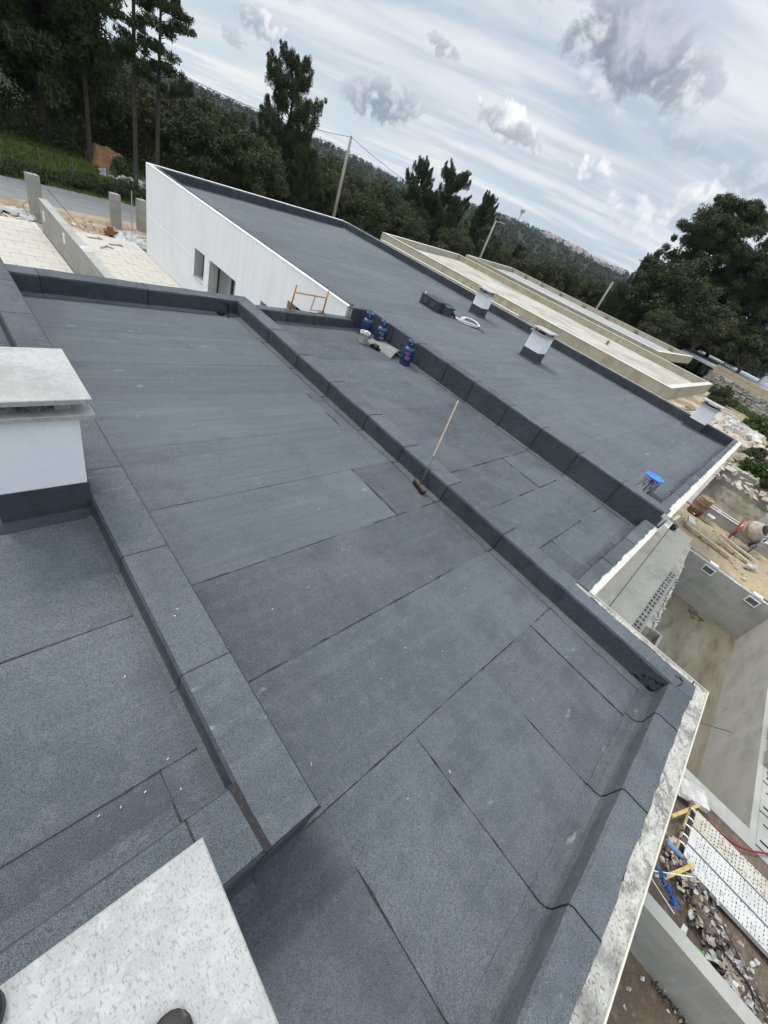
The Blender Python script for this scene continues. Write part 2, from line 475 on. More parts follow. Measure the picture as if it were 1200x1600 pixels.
SHOE = mat('scuffed_dark_leather', (0.045, 0.040, 0.036), 0.6, [(40, 5, (0.16, 0.145, 0.125), 0.55, 0.68, 0.7)], bump=(60, 0.3, 0.003))
SHOEF = mat('grey_shoe_cloth', (0.24, 0.23, 0.20), 0.95, [(60, 4, (0.13, 0.12, 0.10), 0.45, 0.68, 0.7)])
GLASS = mat('dark_window_glass', (0.03, 0.035, 0.04), 0.12, spec=0.6)
GLASSG = mat('grey_window_glass', (0.20, 0.23, 0.22), 0.2, spec=0.6)
FRAME = mat('dark_frame', (0.02, 0.02, 0.022), 0.5)
REVEAL = mat('grey_reveal', (0.50, 0.50, 0.49), 0.9, [(5, 4, (0.42, 0.42, 0.41), 0.45, 0.7, 0.6)])
TERRA = mat('terracotta', (0.26, 0.115, 0.075), 0.9, [(8, 4, (0.30, 0.11, 0.07), 0.5, 0.7, 0.6)])
PLAST = mat('crumpled_plastic_sheet', (0.42, 0.42, 0.42), 0.4, [(9, 6, (0.25, 0.24, 0.23), 0.5, 0.7, 0.6)], spec=0.5)
CARD = mat('torn_grey_sheet', (0.34, 0.30, 0.26), 0.9, [(8, 5, (0.20, 0.16, 0.13), 0.45, 0.66, 0.8)])
DEBR = mat('dark_scrap', (0.11, 0.085, 0.07), 0.9, [(14, 5, (0.26, 0.22, 0.18), 0.5, 0.66, 0.7)])
POLE = mat('grey_pole_timber', (0.34, 0.31, 0.27), 0.9, [((20, 20, 1.5), 4, (0.24, 0.21, 0.18), 0.45, 0.7, 0.7)], obj=True)
OLDR = mat('house_wall_white', (0.72, 0.70, 0.68), 0.9)
ROOFO = mat('orange_tile_roof', (0.40, 0.27, 0.22), 0.9)


def leafmat(name, c1, c2, c3, scale=0.45):
    mt = bpy.data.materials.new(name)
    mt.use_nodes = True
    N, L = mt.node_tree.nodes, mt.node_tree.links
    bs = N['Principled BSDF']
    bs.inputs['Roughness'].default_value = 0.75
    bs.inputs['Specular IOR Level'].default_value = 0.15
    t = N.new('ShaderNodeTexCoord')
    oi = N.new('ShaderNodeObjectInfo')
    nz = N.new('ShaderNodeTexNoise')
    L.new(t.outputs['Object'], nz.inputs['Vector'])
    nz.inputs['Scale'].default_value = scale
    nz.inputs['Detail'].default_value = 5
    gi = N.new('ShaderNodeNewGeometry')
    cr = N.new('ShaderNodeMix')
    cr.data_type = 'RGBA'
    mr = N.new('ShaderNodeMapRange')
    L.new(nz.outputs[0], mr.inputs[0])
    mr.inputs[1].default_value = 0.35
    mr.inputs[2].default_value = 0.65
    L.new(mr.outputs[0], cr.inputs[0])
    cr.inputs[6].default_value = (*c1, 1)
    cr.inputs[7].default_value = (*c2, 1)
    c = N.new('ShaderNodeMix')
    c.data_type = 'RGBA'
    m2 = N.new('ShaderNodeMath')
    m2.operation = 'MULTIPLY'
    L.new(oi.outputs['Random'], m2.inputs[0])
    m2.inputs[1].default_value = 0.55
    m3 = N.new('ShaderNodeMath')
    m3.operation = 'MULTIPLY_ADD'
    L.new(gi.outputs['Random Per Island'], m3.inputs[0])
    m3.inputs[1].default_value = 0.35
    L.new(m2.outputs[0], m3.inputs[2])
    L.new(m3.outputs[0], c.inputs[0])
    L.new(cr.outputs[2], c.inputs[6])
    c.inputs[7].default_value = (*c3, 1)
    L.new(c.outputs[2], bs.inputs['Base Color'])
    MATS[name] = mt
    return mt


PINEL = leafmat('pine_needles', (0.020, 0.037, 0.017), (0.042, 0.062, 0.026), (0.062, 0.078, 0.034))
OAKL = leafmat('evergreen_leaves', (0.022, 0.035, 0.015), (0.056, 0.068, 0.029), (0.092, 0.094, 0.046))
BUSHL = leafmat('shrub_leaves', (0.03, 0.06, 0.02), (0.06, 0.10, 0.03), (0.09, 0.12, 0.045), 1.2)
FARL = leafmat('far_wood_leaves', (0.014, 0.025, 0.012), (0.022, 0.034, 0.015), (0.028, 0.038, 0.018), 0.02)
GRASSM = leafmat('grass_blades', (0.05, 0.085, 0.015), (0.085, 0.135, 0.025), (0.13, 0.16, 0.045), 0.3)
BARK = mat('bark', (0.060, 0.050, 0.043), 0.95, [((9, 9, 2), 5, (0.03, 0.025, 0.021), 0.45, 0.66, 0.8)], obj=True, bump=(12, 0.6, 0.03))
BARKP = mat('pale_bark', (0.19, 0.16, 0.135), 0.95, [((9, 9, 2), 5, (0.09, 0.072, 0.06), 0.45, 0.66, 0.8)], obj=True)


# ------------------------------------------------------------------ mesh helpers
class MB:
    def __init__(self):
        self.v, self.f, self.mi = [], [], []

    def add(self, vs, fs, mi=0):
        o = len(self.v)
        self.v.extend(tuple(p) for p in vs)
        self.f.extend([tuple(i + o for i in f) for f in fs])
        self.mi.extend([mi] * len(fs))
        return self

    def box(self, x0, x1, y0, y1, z0, z1, mi=0):
        x0, x1 = min(x0, x1), max(x0, x1)
        y0, y1 = min(y0, y1), max(y0, y1)
        v = [(x0, y0, z0), (x1, y0, z0), (x1, y1, z0), (x0, y1, z0), (x0, y0, z1), (x1, y0, z1), (x1, y1, z1), (x0, y1, z1)]
        return self.add(v, [(0, 3, 2, 1), (4, 5, 6, 7), (0, 1, 5, 4), (1, 2, 6, 5), (2, 3, 7, 6), (3, 0, 4, 7)], mi)

    def obox(self, c, size, rot=(0, 0, 0), mi=0, jit=0.0):
        from mathutils import Euler
        e = Euler(rot).to_matrix()
        l, w, h = size[0] / 2, size[1] / 2, size[2] / 2
        v = []
        for p in [(-l, -w, -h), (l, -w, -h), (l, w, -h), (-l, w, -h), (-l, -w, h), (l, -w, h), (l, w, h), (-l, w, h)]:
            q = e @ Vector(p)
            if jit:
                q += Vector([random.uniform(-jit, jit) for _ in range(3)])
            v.append(tuple(q + Vector(c)))
        return self.add(v, [(0, 3, 2, 1), (4, 5, 6, 7), (0, 1, 5, 4), (1, 2, 6, 5), (2, 3, 7, 6), (3, 0, 4, 7)], mi)

    def prism(self, poly, z0, z1, mi=0):
        n = len(poly)
        v = [(p[0], p[1], z0) for p in poly] + [(p[0], p[1], z1) for p in poly]
        f = [tuple(range(n - 1, -1, -1)), tuple(range(n, 2 * n))] + [(i, (i + 1) % n, (i + 1) % n + n, i + n) for i in range(n)]
        return self.add(v, f, mi)

    def tube(self, pts, r, n=8, mi=0, caps=True):
        pts = [Vector(p) for p in pts]
        rs = r if isinstance(r, (list, tuple)) else [r] * len(pts)
        vs, fs = [], []
        up = Vector((0, 0, 1))
        for i, p in enumerate(pts):
            a = pts[max(i - 1, 0)]
            b = pts[min(i + 1, len(pts) - 1)]
            t = (b - a)
            t = t.normalized() if t.length > 1e-9 else Vector((0, 0, 1))
            ref = up if abs(t.z) < 0.95 else Vector((1, 0, 0))
            x = t.cross(ref).normalized()
            y = t.cross(x)
            for k in range(n):
                an = 2 * math.pi * k / n
                vs.append(p + (x * math.cos(an) + y * math.sin(an)) * rs[i])
        for i in range(len(pts) - 1):
            for k in range(n):
                k2 = (k + 1) % n
                fs.append((i * n + k, i * n + k2, (i + 1) * n + k2, (i + 1) * n + k))
        if caps:
            fs.append(tuple(range(n)))
            fs.append(tuple(range((len(pts) - 1) * n + n - 1, (len(pts) - 1) * n - 1, -1)))
        return self.add(vs, fs, mi)

    def lathe(self, prof, c=(0, 0, 0), n=24, mi=0, rot=None):
        vs, fs = [], []
        for (r, z) in prof:
            for k in range(n):
                a = 2 * math.pi * k / n
                p = Vector((r * math.cos(a), r * math.sin(a), z))
                if rot is not None:
                    p = rot @ p
                vs.append(p + Vector(c))
        for i in range(len(prof) - 1):
            for k in range(n):
                k2 = (k + 1) % n
                fs.append((i * n + k, i * n + k2, (i + 1) * n + k2, (i + 1) * n + k))
        return self.add(vs, fs, mi)

    def disc(self, c, r, n=24, mi=0, rot=None):
        vs = []
        for k in range(n):
            a = 2 * math.pi * k / n
            p = Vector((r * math.cos(a), r * math.sin(a), 0))
            if rot is not None:
                p = rot @ p
            vs.append(p + Vector(c))
        return self.add(vs, [tuple(range(n))], mi)

    def ring(self, pts_o, thick, s0, s1, frame, jitter=0.0, step=0.12, edgej=0.0):
        """sweep a profile [(d,z)] as a felt strip with thickness, between s0 and s1"""
        n = len(pts_o)
        nrm = []
        for i in range(n):
            a = Vector(pts_o[max(i - 1, 0)])
            b = Vector(pts_o[min(i + 1, n - 1)])
            t = (b - a).normalized()
            nrm.append(Vector((-t.y, t.x)))
        k = max(2, int(abs(s1 - s0) / step) + 1)
        vs, fs = [], []
        for j in range(k):
            s = s0 + (s1 - s0) * j / (k - 1)
            e0 = random.uniform(-edgej, edgej) if 0 <= j else 0
            e1 = random.uniform(-edgej, edgej)
            for side in (0, 1):
                for i in range(n):
                    p = Vector(pts_o[i]) + nrm[i] * (thick if side == 0 else 0.0005)
                    if i == 0:
                        p = p + (Vector(pts_o[0]) - Vector(pts_o[1])).normalized() * (e0 if side == 0 else e0)
                    if i == n - 1:
                        p = p + (Vector(pts_o[-1]) - Vector(pts_o[-2])).normalized() * e1
                    if jitter:
                        p = p + nrm[i] * (0.003 + 0.0075 * mnoise.noise(Vector((s * 4.1, i * 0.9, pts_o[1][1] * 9)))) * (1 if side == 0 else 0)
                    vs.append(frame(s, p.x, p.y))
        w = 2 * n
        steep = [abs(pts_o[i + 1][1] - pts_o[i][1]) > abs(pts_o[i + 1][0] - pts_o[i][0]) for i in range(n - 1)]  # steep segments index the felt coloured as if shaded
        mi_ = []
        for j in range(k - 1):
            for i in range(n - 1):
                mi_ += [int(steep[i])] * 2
                fs.append((j * w + i, j * w + i + 1, (j + 1) * w + i + 1, (j + 1) * w + i))
                fs.append((j * w + n + i, (j + 1) * w + n + i, (j + 1) * w + n + i + 1, j * w + n + i + 1))
            fs.append((j * w, (j + 1) * w, (j + 1) * w + n, j * w + n))
            fs.append((j * w + n - 1, j * w + 2 * n - 1, (j + 1) * w + 2 * n - 1, (j + 1) * w + n - 1))
            mi_ += [0, 0]
        for j in (0, k - 1):
            for i in range(n - 1):
                mi_.append(int(steep[i]))
                fs.append((j * w + i, j * w + n + i, j * w + n + i + 1, j * w + i + 1))
        self.add(vs, fs)
        self.mi[-len(fs):] = mi_
        return self

    def build(self, name, mats, parent=None, smooth=False, auto=True):
        me = bpy.data.meshes.new(name)
        me.from_pydata([tuple(p) for p in self.v], [], self.f)
        if not isinstance(mats, (list, tuple)):
            mats = [mats]
        for mm in mats:
            me.materials.append(mm)
        if len(mats) > 1:
            me.polygons.foreach_set('material_index', self.mi)
        if smooth:
            me.polygons.foreach_set('use_smooth', [True] * len(me.polygons))
        me.validate()
        if auto:
            import bmesh
            b = bmesh.new()
            b.from_mesh(me)
            bmesh.ops.recalc_face_normals(b, faces=b.faces)
            b.to_mesh(me)
            b.free()
        me.update()
        o = bpy.data.objects.new(name, me)
        COL.objects.link(o)
        if parent is not None:
            o.parent = parent
            acc = Vector((0, 0, 0))
            p = parent
            while p is not None:
                acc += p.location
                p = p.parent
            o.location = -acc
        return o


def tag(o, label=None, cat=None, group=None, kind=None):
    if label:
        o['label'] = label
    if cat:
        o['category'] = cat
    if group:
        o['group'] = group
    if kind:
        o['kind'] = kind
    return o


def thing(name, loc, label, cat, group=None):
    o = bpy.data.objects.new(name, None)
    o.empty_display_size = 0.2
    COL.objects.link(o)
    o.location = loc
    return tag(o, label, cat, group)


def copy_tree(o, parent=None):
    c = o.copy()
    COL.objects.link(c)
    if parent is not None:
        c.parent = parent
    for ch in list(o.children):
        copy_tree(ch, c)
    return c


def sm(x, a, b):
    t = min(1, max(0, (x - a) / (b - a)))
    return t * t * (3 - 2 * t)


# ------------------------------------------------------------------ ground
from mathutils import noise as mnoise

RIDGE = [(-180, 2.0), (-20, 1.2), (10, 1.5), (19, 1.50), (21.8, 1.34), (25.7, 1.55), (29.8, 1.62), (33.5, 1.62), (41, 0.97), (46.9, 0.55),
         (54.2, 0.92), (61.9, 0.70), (68.2, 0.65), (71.6, 0.62), (90, 1.5), (140, 2.5), (180, 2.0)]


def ridge_el(az):
    for (a0, e0), (a1, e1) in zip(RIDGE, RIDGE[1:]):
        if a0 <= az <= a1:
            return e0 + (e1 - e0) * (az - a0) / (a1 - a0)
    return 1.5


RD = 1250.0


def gz(x, y):
    d = math.hypot(x, y)
    az = math.degrees(math.atan2(y, x))
    z = -2.56
    if y > 24 and d < 400:
        z -= 0.06 * sm(y, 23.5, 24.2)
    # bank and slope behind the road on the left
    if y > 29:
        z += 1.0 * sm(y, 37, 52) * sm(x, 16, 4)
    z -= 7.0 * sm(d, 75, 160) * sm(az, 80, 60)
    z -= 1.5 * sm(d, 48, 70) * sm(y, 28, 40) * sm(x, 8, 25)
    if d > 230:
        zr = H + RD * math.tan(R(ridge_el(az)))
        nzv = mnoise.noise(Vector((x * 0.004, y * 0.004, 3.1))) * 6 * sm(d, 300, 900)
        z += (zr - z) * sm(d, 260, RD) + nzv * (1 - sm(d, 1050, RD))
        if d > RD:
            z = zr - (d - RD) * 0.05
    if d > 18:
        z += mnoise.noise(Vector((x * 0.25, y * 0.25, 0.5))) * 0.18 * sm(d, 18, 60)
    return z


def lines(fixed, lo, hi, fine, far, n):
    a = set(round(v, 3) for v in fixed)
    for v in np.arange(fine[0], fine[1], fine[2]):
        if min(abs(v - q) for q in a) > fine[2] * 0.35:
            a.add(round(float(v), 3))
    for k in range(1, n):
        a.add(round(fine[1] + (far - fine[1]) * (k / (n - 1)) ** 3.2, 3))
        a.add(round(fine[0] - (far + fine[0]) * (k / (n - 1)) ** 3.2, 3))
    return sorted(a)


POOL = (6.95, 15.25, -3.86, -1.22)
POOL2 = (19.9, 30.7, -5.2, -0.35)
HOUSE = (-4, 17.5, -1.1, 20.0)
xs = lines([POOL[0], POOL[1], POOL2[0], POOL2[1]], 0, 0, (-6, 78, 1.5), 2000, 40)
ys = lines([POOL[2], POOL[3], POOL2[2], POOL2[3]], 0, 0, (-12, 60, 1.5), 2000, 40)
gv = [(x, y, gz(x, y)) for y in ys for x in xs]
gf = []
nx = len(xs)
for j in range(len(ys) - 1):
    for i in range(nx - 1):
        cx, cy = (xs[i] + xs[i + 1]) / 2, (ys[j] + ys[j + 1]) / 2
        if any(p[0] < cx < p[1] and p[2] < cy < p[3] for p in (POOL, POOL2)):
            continue
        gf.append((j * nx + i, j * nx + i + 1, (j + 1) * nx + i + 1, (j + 1) * nx + i))
GROUND = bpy.data.materials.new('ground_mix')
GROUND.use_nodes = True


def ground_mat():
    N, L = GROUND.node_tree.nodes, GROUND.node_tree.links
    bs = N['Principled BSDF']
    bs.inputs['Roughness'].default_value = 0.97
    bs.inputs['Specular IOR Level'].default_value = 0.1
    ge = N.new('ShaderNodeNewGeometry')
    P = ge.outputs['Position']

    def nz(s, d=6):
        n = N.new('ShaderNodeTexNoise')
        L.new(P, n.inputs['Vector'])
        n.inputs['Scale'].default_value = s
        n.inputs['Detail'].default_value = d
        return n.outputs[0]

    def mr(x, a, b, t=1.0):
        n = N.new('ShaderNodeMapRange')
        n.interpolation_type = 'SMOOTHSTEP'
        L.new(x, n.inputs[0])
        n.inputs[1].default_value = a
        n.inputs[2].default_value = b
        n.inputs[4].default_value = t
        return n.outputs[0]

    def mx(f, a, b):
        n = N.new('ShaderNodeMix')
        n.data_type = 'RGBA'
        L.new(f, n.inputs[0])
        for k, q in ((6, a), (7, b)):
            if isinstance(q, tuple):
                n.inputs[k].default_value = (*q, 1)
            else:
                L.new(q, n.inputs[k])
        return n.outputs[2]
    soil = mx(mr(nz(0.35), 0.42, 0.6), (0.25, 0.195, 0.135), (0.47, 0.39, 0.28))
    soil = mx(mr(nz(1.7), 0.48, 0.68, 0.7), soil, (0.17, 0.13, 0.09))
    soil = mx(mr(nz(7.0), 0.52, 0.7, 0.6), soil, (0.42, 0.36, 0.27))
    soil = mx(mr(nz(45.0, 3), 0.6, 0.72, 0.6), soil, (0.55, 0.5, 0.42))
    wood = mx(mr(nz(0.05), 0.4, 0.62), (0.015, 0.024, 0.011), (0.026, 0.034, 0.016))
    grs = mx(mr(nz(0.5), 0.42, 0.62), (0.06, 0.105, 0.025), (0.10, 0.155, 0.035))
    sx = N.new('ShaderNodeSeparateXYZ')
    L.new(P, sx.inputs[0])
    ln = N.new('ShaderNodeVectorMath')
    ln.operation = 'LENGTH'
    L.new(P, ln.inputs[0])
    c = mx(mr(sx.outputs[1], 28.2, 28.8), soil, grs)
    c = mx(mr(ln.outputs['Value'], 48, 62), c, wood)
    # bare yard stays bare out to the retaining wall
    far_y = N.new('ShaderNodeMath')
    far_y.operation = 'MULTIPLY'
    L.new(mr(sx.outputs[1], 12.0, 8.0), far_y.inputs[0])
    L.new(mr(ln.outputs['Value'], 75, 68), far_y.inputs[1])
    c = mx(far_y.outputs[0], c, soil)
    L.new(c, bs.inputs['Base Color'])
    b = N.new('ShaderNodeBump')
    b.inputs['Strength'].default_value = 0.8
    b.inputs['Distance'].default_value = 0.08
    L.new(nz(6.0), b.inputs['Height'])
    L.new(b.outputs[0], bs.inputs['Normal'])


ground_mat()
o = MB().add(gv, gf).build('ground', GROUND, smooth=True, auto=False)
tag(o, kind='structure')


def strip(name, pts_l, pts_r, z, m, label=None):
    v = [(*p, z) for p in pts_l] + [(*p, z) for p in pts_r]
    n = len(pts_l)
    f = [(i, i + n, i + 1 + n, i + 1) for i in range(n - 1)]
    oo = MB().add(v, f).build(name, m)
    for p in oo.data.polygons:
        if p.normal.z < 0:
            oo.data.flip_normals()
            break
    return tag(oo, kind='structure')


def gl(x):   # near kerb of the street
    return 24.0 + 0.17 * (x - 3)


xx = [-60, -30, -10, 0, 5, 10, 20, 35, 60]
strip('road', [(x, gl(x)) for x in xx], [(x, gl(x) + 4.0) for x in xx], -2.585, ASPH)
strip('road_verge', [(x, gl(x) - 1.9) for x in xx], [(x, gl(x) + 0.12) for x in xx], -2.575, SAND)

# ------------------------------------------------------------------ house
house = thing('house', (8.0, 8.0, -2.56), 'new single storey house with dark felt flat roofs and a white rendered side wall', 'house')


def hp(name, mb, mtl, parent=house, label=None, smooth=False, kind=None):
    o = mb.build(name, mtl, parent, smooth)
    if label:
        o['label'] = label
    if kind:
        o['kind'] = kind
    return o


ZG = -2.7
# roof slabs and cores (the felt sits on them)
b = MB()
b.box(-4, 4.15, -1.18, 7.68, -0.3, -0.012)
hp('roof_deck', b, CONC, label='middle roof deck under the felt')
b = MB()
b.box(4.46, 7.3, 0.05, 7.5, -0.3, 0.038)
hp('roof_deck', b, CONC, label='lower roof deck beside the raised roof')
b = MB()
b.prism([(7.55, 0.05), (17.35, 0.05), (17.35, 21.7), (7.0, 19.7), (7.0, 7.55), (7.55, 7.55)], -0.1, 0.188)
hp('roof_deck', b, CONC, label='raised main roof deck')
b = MB()
b.box(-4, 0.52, 0.3, 9.4, -0.011, 0.338)
hp('roof_deck', b, CONC, label='upper roof deck beside the camera')
# outer walls
b = MB()
b.box(-4, 4.44, -1.34, -1.185, ZG, 0.238)
b.box(4.17, 4.44, -1.183, -0.066, ZG, 0.236)
hp('wall', b, WHITE, label='end wall of the middle wing')
b = MB()
b.box(4.45, 17.62, -0.06, 0.048, ZG, 0.19)
hp('wall', b, WHITE, label='garden side wall')
b = MB()
b.box(17.36, 17.64, 0.05, 21.8, ZG, 0.19)
hp('wall', b, WHITE, label='boundary side wall')
# parapet cores
b = MB()
b.box(4.165, 4.445, -1.18, 7.69, -0.3, 0.244)          # centre wall
b.box(0.52, 0.785, 0.155, 9.4, -0.3, 0.492)           # left wall
b.box(-4, 0.519, 0.155, 0.455, -0.3, 0.491)           # left wing near end
b.box(-4, 4.164, -1.183, -1.07, -0.3, 0.243)          # middle wing end (felt side)
b.box(4.446, 7.35, -0.04, 0.145, -0.3, 0.242)
b.box(7.37, 7.63, 0.0, 7.56, -0.3, 0.492)             # raised wall
b.box(6.83, 7.369, 7.49, 7.62, -0.3, 0.491)
b.box(7.631, 17.4, 0.0, 0.15, 0.19, 0.492)
b.box(17.37, 17.6, 0.151, 21.3, 0.19, 0.494)
b.box(0.786, 4.44, 7.70, 7.97, -0.3, 0.243)
b.box(4.441, 6.829, 7.44, 7.62, -0.3, 0.242)
b.prism([(6.95, 19.62), (17.36, 21.6), (17.36, 21.9), (6.95, 19.9)], 0.19, 0.49)
hp('parapet', b, CONC)

# white side wall with window openings  (outer face x = 6.75)
XW = 6.75
wins = [  # y0, y1, z0, z1
    (14.92, 15.68, -1.74, -0.88),
    (12.75, 14.55, -2.5, -0.88),
    (10.55, 11.25, -2.2, -0.82),
    (8.9, 9.95, -2.2, -0.30),
]
ylines = sorted([7.63, 19.92] + [w[0] for w in wins] + [w[1] for w in wins])
b = MB()
cur = 7.63
for w in sorted(wins):
    b.box(XW, XW + 0.3, cur, w[0], ZG, 0.47)
    b.box(XW, XW + 0.3, w[0], w[1], w[3], 0.47)
    b.box(XW, XW + 0.3, w[0], w[1], ZG, w[2])
    cur = w[1]
b.box(XW, XW + 0.3, cur, 19.92, ZG, 0.47)
hp('wall', b, WHITE, label='white rendered side wall with window openings')
b = MB()
b.box(XW - 0.006, XW + 0.10, 7.62, 19.94, 0.472, 0.496)
hp('wall_coping', b, WHITE)
b = MB()
b.prism([(XW, 19.93), (17.6, 22.0), (17.6, 22.15), (XW, 20.06)], ZG, 0.5)
hp('wall', b, WHITE, label='street side wall')
for i, w in enumerate(wins):
    f = MB()
    y0, y1, z0, z1 = w
    t = 0.05
    f.box(XW + 0.30, XW + 0.35, y0 - .02, y1 + .02, z1 - t, z1 + .02)
    f.box(XW + 0.30, XW + 0.35, y0 - .02, y1 + .02, z0 - .02, z0 + t)
    f.box(XW + 0.30, XW + 0.35, y0 - .02, y0 + t, z0 + t, z1 - t)
    f.box(XW + 0.30, XW + 0.35, y1 - t, y1 + .02, z0 + t, z1 - t)
    if i == 1:
        f.box(XW + 0.30, XW + 0.35, 13.5, 13.6, z0 + t, z1 - t)
    wf = hp('window', f, FRAME)
    p = MB()
    p.box(XW + 0.335, XW + 0.342, y0 + t, y1 - t, z0 + t, z1 - t)
    hp('pane', p, GLASSG if i == 1 else GLASS, parent=wf)
    s = MB()
    s.box(XW - 0.025, XW + 0.30, y0, y1, z0 - 0.03, z0 + 0.004)
    hp('sill', s, REVEAL, parent=wf)
    rv = MB()
    rv.box(XW + 0.004, XW + 0.30, y1 - 0.012, y1 - 0.002, z0 + .005, z1 - .002)
    hp('reveal', rv, REVEAL, parent=wf)
# thin render band on the wall: the long diagonal trowel mark below the top
b = MB()
b.obox((XW - 0.002, 17.9, -1.16), (0.006, 4.2, 0.035), (R(1.5), 0, 0))
hp('render_patch', b, WHITE_CH)


# felt sheets on the floors
_alt = 0
def felt(x0, x1, y0, y1, z, name='felt_sheet', wob=0.008, m=FELT, poly=None, up=0.0):
    """one laid sheet: 5 mm slab with slightly wavy edges"""
    global _alt
    _alt = (_alt + 1) % 4
    zz = z + 0.0010 + 0.0014 * _alt + up
    mb = MB()
    if poly is None:
        n1 = max(2, int((x1 - x0) / 0.25))
        n2 = max(2, int((y1 - y0) / 0.25))
        per = []
        for i in range(n1):
            per.append((x0 + (x1 - x0) * i / n1, y0 + random.uniform(0, wob)))
        for i in range(n2):
            per.append((x1 - random.uniform(0, wob), y0 + (y1 - y0) * i / n2))
        for i in range(n1):
            per.append((x1 - (x1 - x0) * i / n1, y1 - random.uniform(0, wob)))
        for i in range(n2):
            per.append((x0 + random.uniform(0, wob), y1 - (y1 - y0) * i / n2))
    else:
        per = poly
    mb.prism(per, z - 0.006, zz)
    return hp(name, mb, m)


beads = MB()


def bead(p0, p1, z, w=0.007, gaps=0.35):
    """line of bitumen bled out of a lap joint, uneven and broken"""
    p0, p1 = Vector(p0), Vector(p1)
    L_ = (p1 - p0).length
    t = (p1 - p0) / L_
    nn = Vector((-t.y, t.x))
    s = 0.0
    while s < L_:
        seg = random.uniform(0.12, 0.5)
        if random.random() > gaps:
            k = max(2, int(seg / 0.06))
            L1, R1 = [], []
            for i in range(k + 1):
                q = p0 + t * min(s + seg * i / k, L_)
                ww = w * random.choice((0.5, 0.7, 0.9, 1.1, 1.3, 2.0)) * (0.3 if i in (0, k) else 1)
                oo = nn * (random.uniform(-0.0015, 0.0015) + 0.006 * mnoise.noise(Vector((s + seg * i / k, p0.x * 3, p0.y * 3))))
                L1.append((q + oo + nn * ww / 2))
                R1.append((q + oo - nn * ww / 2))
            v = [(a.x, a.y, z) for a in L1] + [(a.x, a.y, z) for a in R1] + [(a.x, a.y, z - 0.01) for a in L1] + [(a.x, a.y, z - 0.01) for a in R1]
            n = k + 1
            f = []
            for i in range(k):
                f += [(i, i + 1, n + i + 1, n + i), (i, 2 * n + i, 2 * n + i + 1, i + 1), (n + i, n + i + 1, 3 * n + i + 1, 3 * n + i)]
            beads.add(v, f)
        s += seg


G = -0.004
# middle deck : strip along the end
xsplit = [-3.6, -2.7, -1.8, -0.9, 0.05, 0.96, 1.75, 2.68, 3.60, 4.13]
for a, c in zip(xsplit, xsplit[1:]):
    felt(a + G, c - G, -1.07, 0.157, 0.0, up=0.0007)
    bead((c, -1.05), (c, 0.14), 0.0068, 0.009, 0.18)
for a, c in [((0.8, 0.14), (4.15, 0.14))]:
    bead(a, c, 0.0068, 0.007, 0.22)
yrow = [0.14, 1.06, 1.98, 2.90, 3.82, 4.74, 5.66, 6.58, 7.45, 7.69]
for k, (a, c) in enumerate(zip(yrow, yrow[1:])):
    if k == 2:
        felt(0.79, 3.34 - G, a + G, c - G, 0.0, m=FELT_R)
        felt(3.34 + G, 4.14, a + G, c - G, 0.0)
        bead((3.34, a), (3.34, c), 0.0075, 0.011, 0.05)
    elif k == 4:
        felt(0.79, 3.85 - G, a + G, c - G, 0.0, m=FELT_R)
        felt(3.85 + G, 4.14, a + G, c - G, 0.0)
        bead((3.85, a), (3.85, c), 0.0075, 0.012, 0.1)
    else:
        felt(0.79, 4.16, a + G, c - G, 0.0, m=FELT if k < 2 else FELT_R)
    if c < 7.6:
        bead((0.8, c), (4.14, c + 0.01), 0.0068, 0.007 if k < 2 else 0.0045, [0.15, 0.25, 1.1, 1.1, 1.1, 1.1, 1.1, 1.1][k])
# lower deck
yr2 = [0.16, 0.74, 1.55, 2.36, 3.19, 4.10, 4.98, 5.85, 6.7, 7.43]
for k, (a, c) in enumerate(zip(yr2, yr2[1:])):
    xs2 = {0: [4.46, 5.18, 7.38], 2: [4.46, 6.3, 7.38], 1: [4.46, 7.38]}.get(k, [4.46, 7.38])
    for p, q in zip(xs2, xs2[1:]):
        felt(p + G, q - G, a + G, c - G, 0.05)
    for q in xs2[1:-1]:
        bead((q, a), (q, c), 0.0568, 0.009, 0.3)
    if c < 7.3:
        bead((4.5, c), (7.33, c + 0.02), 0.0568, 0.010, 0.25 if k < 3 else 1.1)
pass  # bead((6.1, 0.62), (6.9, 0.60), 0.0568, 0.008, 0.4)
# raised deck
y = 0.10
k = 0
while y < 19.5:
    y2 = y + 0.93
    xa = 7.6 if y < 7.5 else 7.02
    xb = 17.39
    # skewed street end
    yl = min(y2, 19.6)
    if y2 > 19.6:
        poly = [(xa, y), (xb, y), (xb, 21.6), (xa, 19.62)]
        felt(0, 0, 0, 0, 0.2, poly=poly, m=FELT_R)
    else:
        felt(xa, xb, y - 0.003, y2 + 0.003, 0.2, wob=0.006, m=FELT_R)
        pass
    y = y2
    k += 1
# upper left deck
yl_ = [0.44, 0.75, 1.66, 2.62, 3.5, 4.4, 5.3, 6.2, 7.1, 8.0, 9.3]
for k, (a, c) in enumerate(zip(yl_, yl_[1:])):
    if k == 0:
        felt(-3.9, 0.28 - G, a, c - G, 0.35)
        felt(0.28 + G, 0.53, a, c - G, 0.35)
        bead((0.28, a), (0.28, c), 0.3568, 0.006, 0.1)
    else:
        felt(-3.9, 0.53, a + G, c - G, 0.35)
    if c < 9:
        bead((-3.5, c), (0.50, c + 0.005), 0.3568, 0.005, 0.15 if k < 2 else 1.1)


# upstand sheets wrapping over the parapets
def cant(h, w, zf, lap=0.12, outer=None):
    """profile from the floor lap, up the face, over the top: (distance from the inner face, z)"""
    p = [(-lap, zf + 0.0045), (-0.022, zf + 0.006), (-0.005, zf + 0.022), (-0.004, h - 0.010), (0.005, h + 0.002), (w, h + 0.003)]
    if outer:
        p += outer
    return p


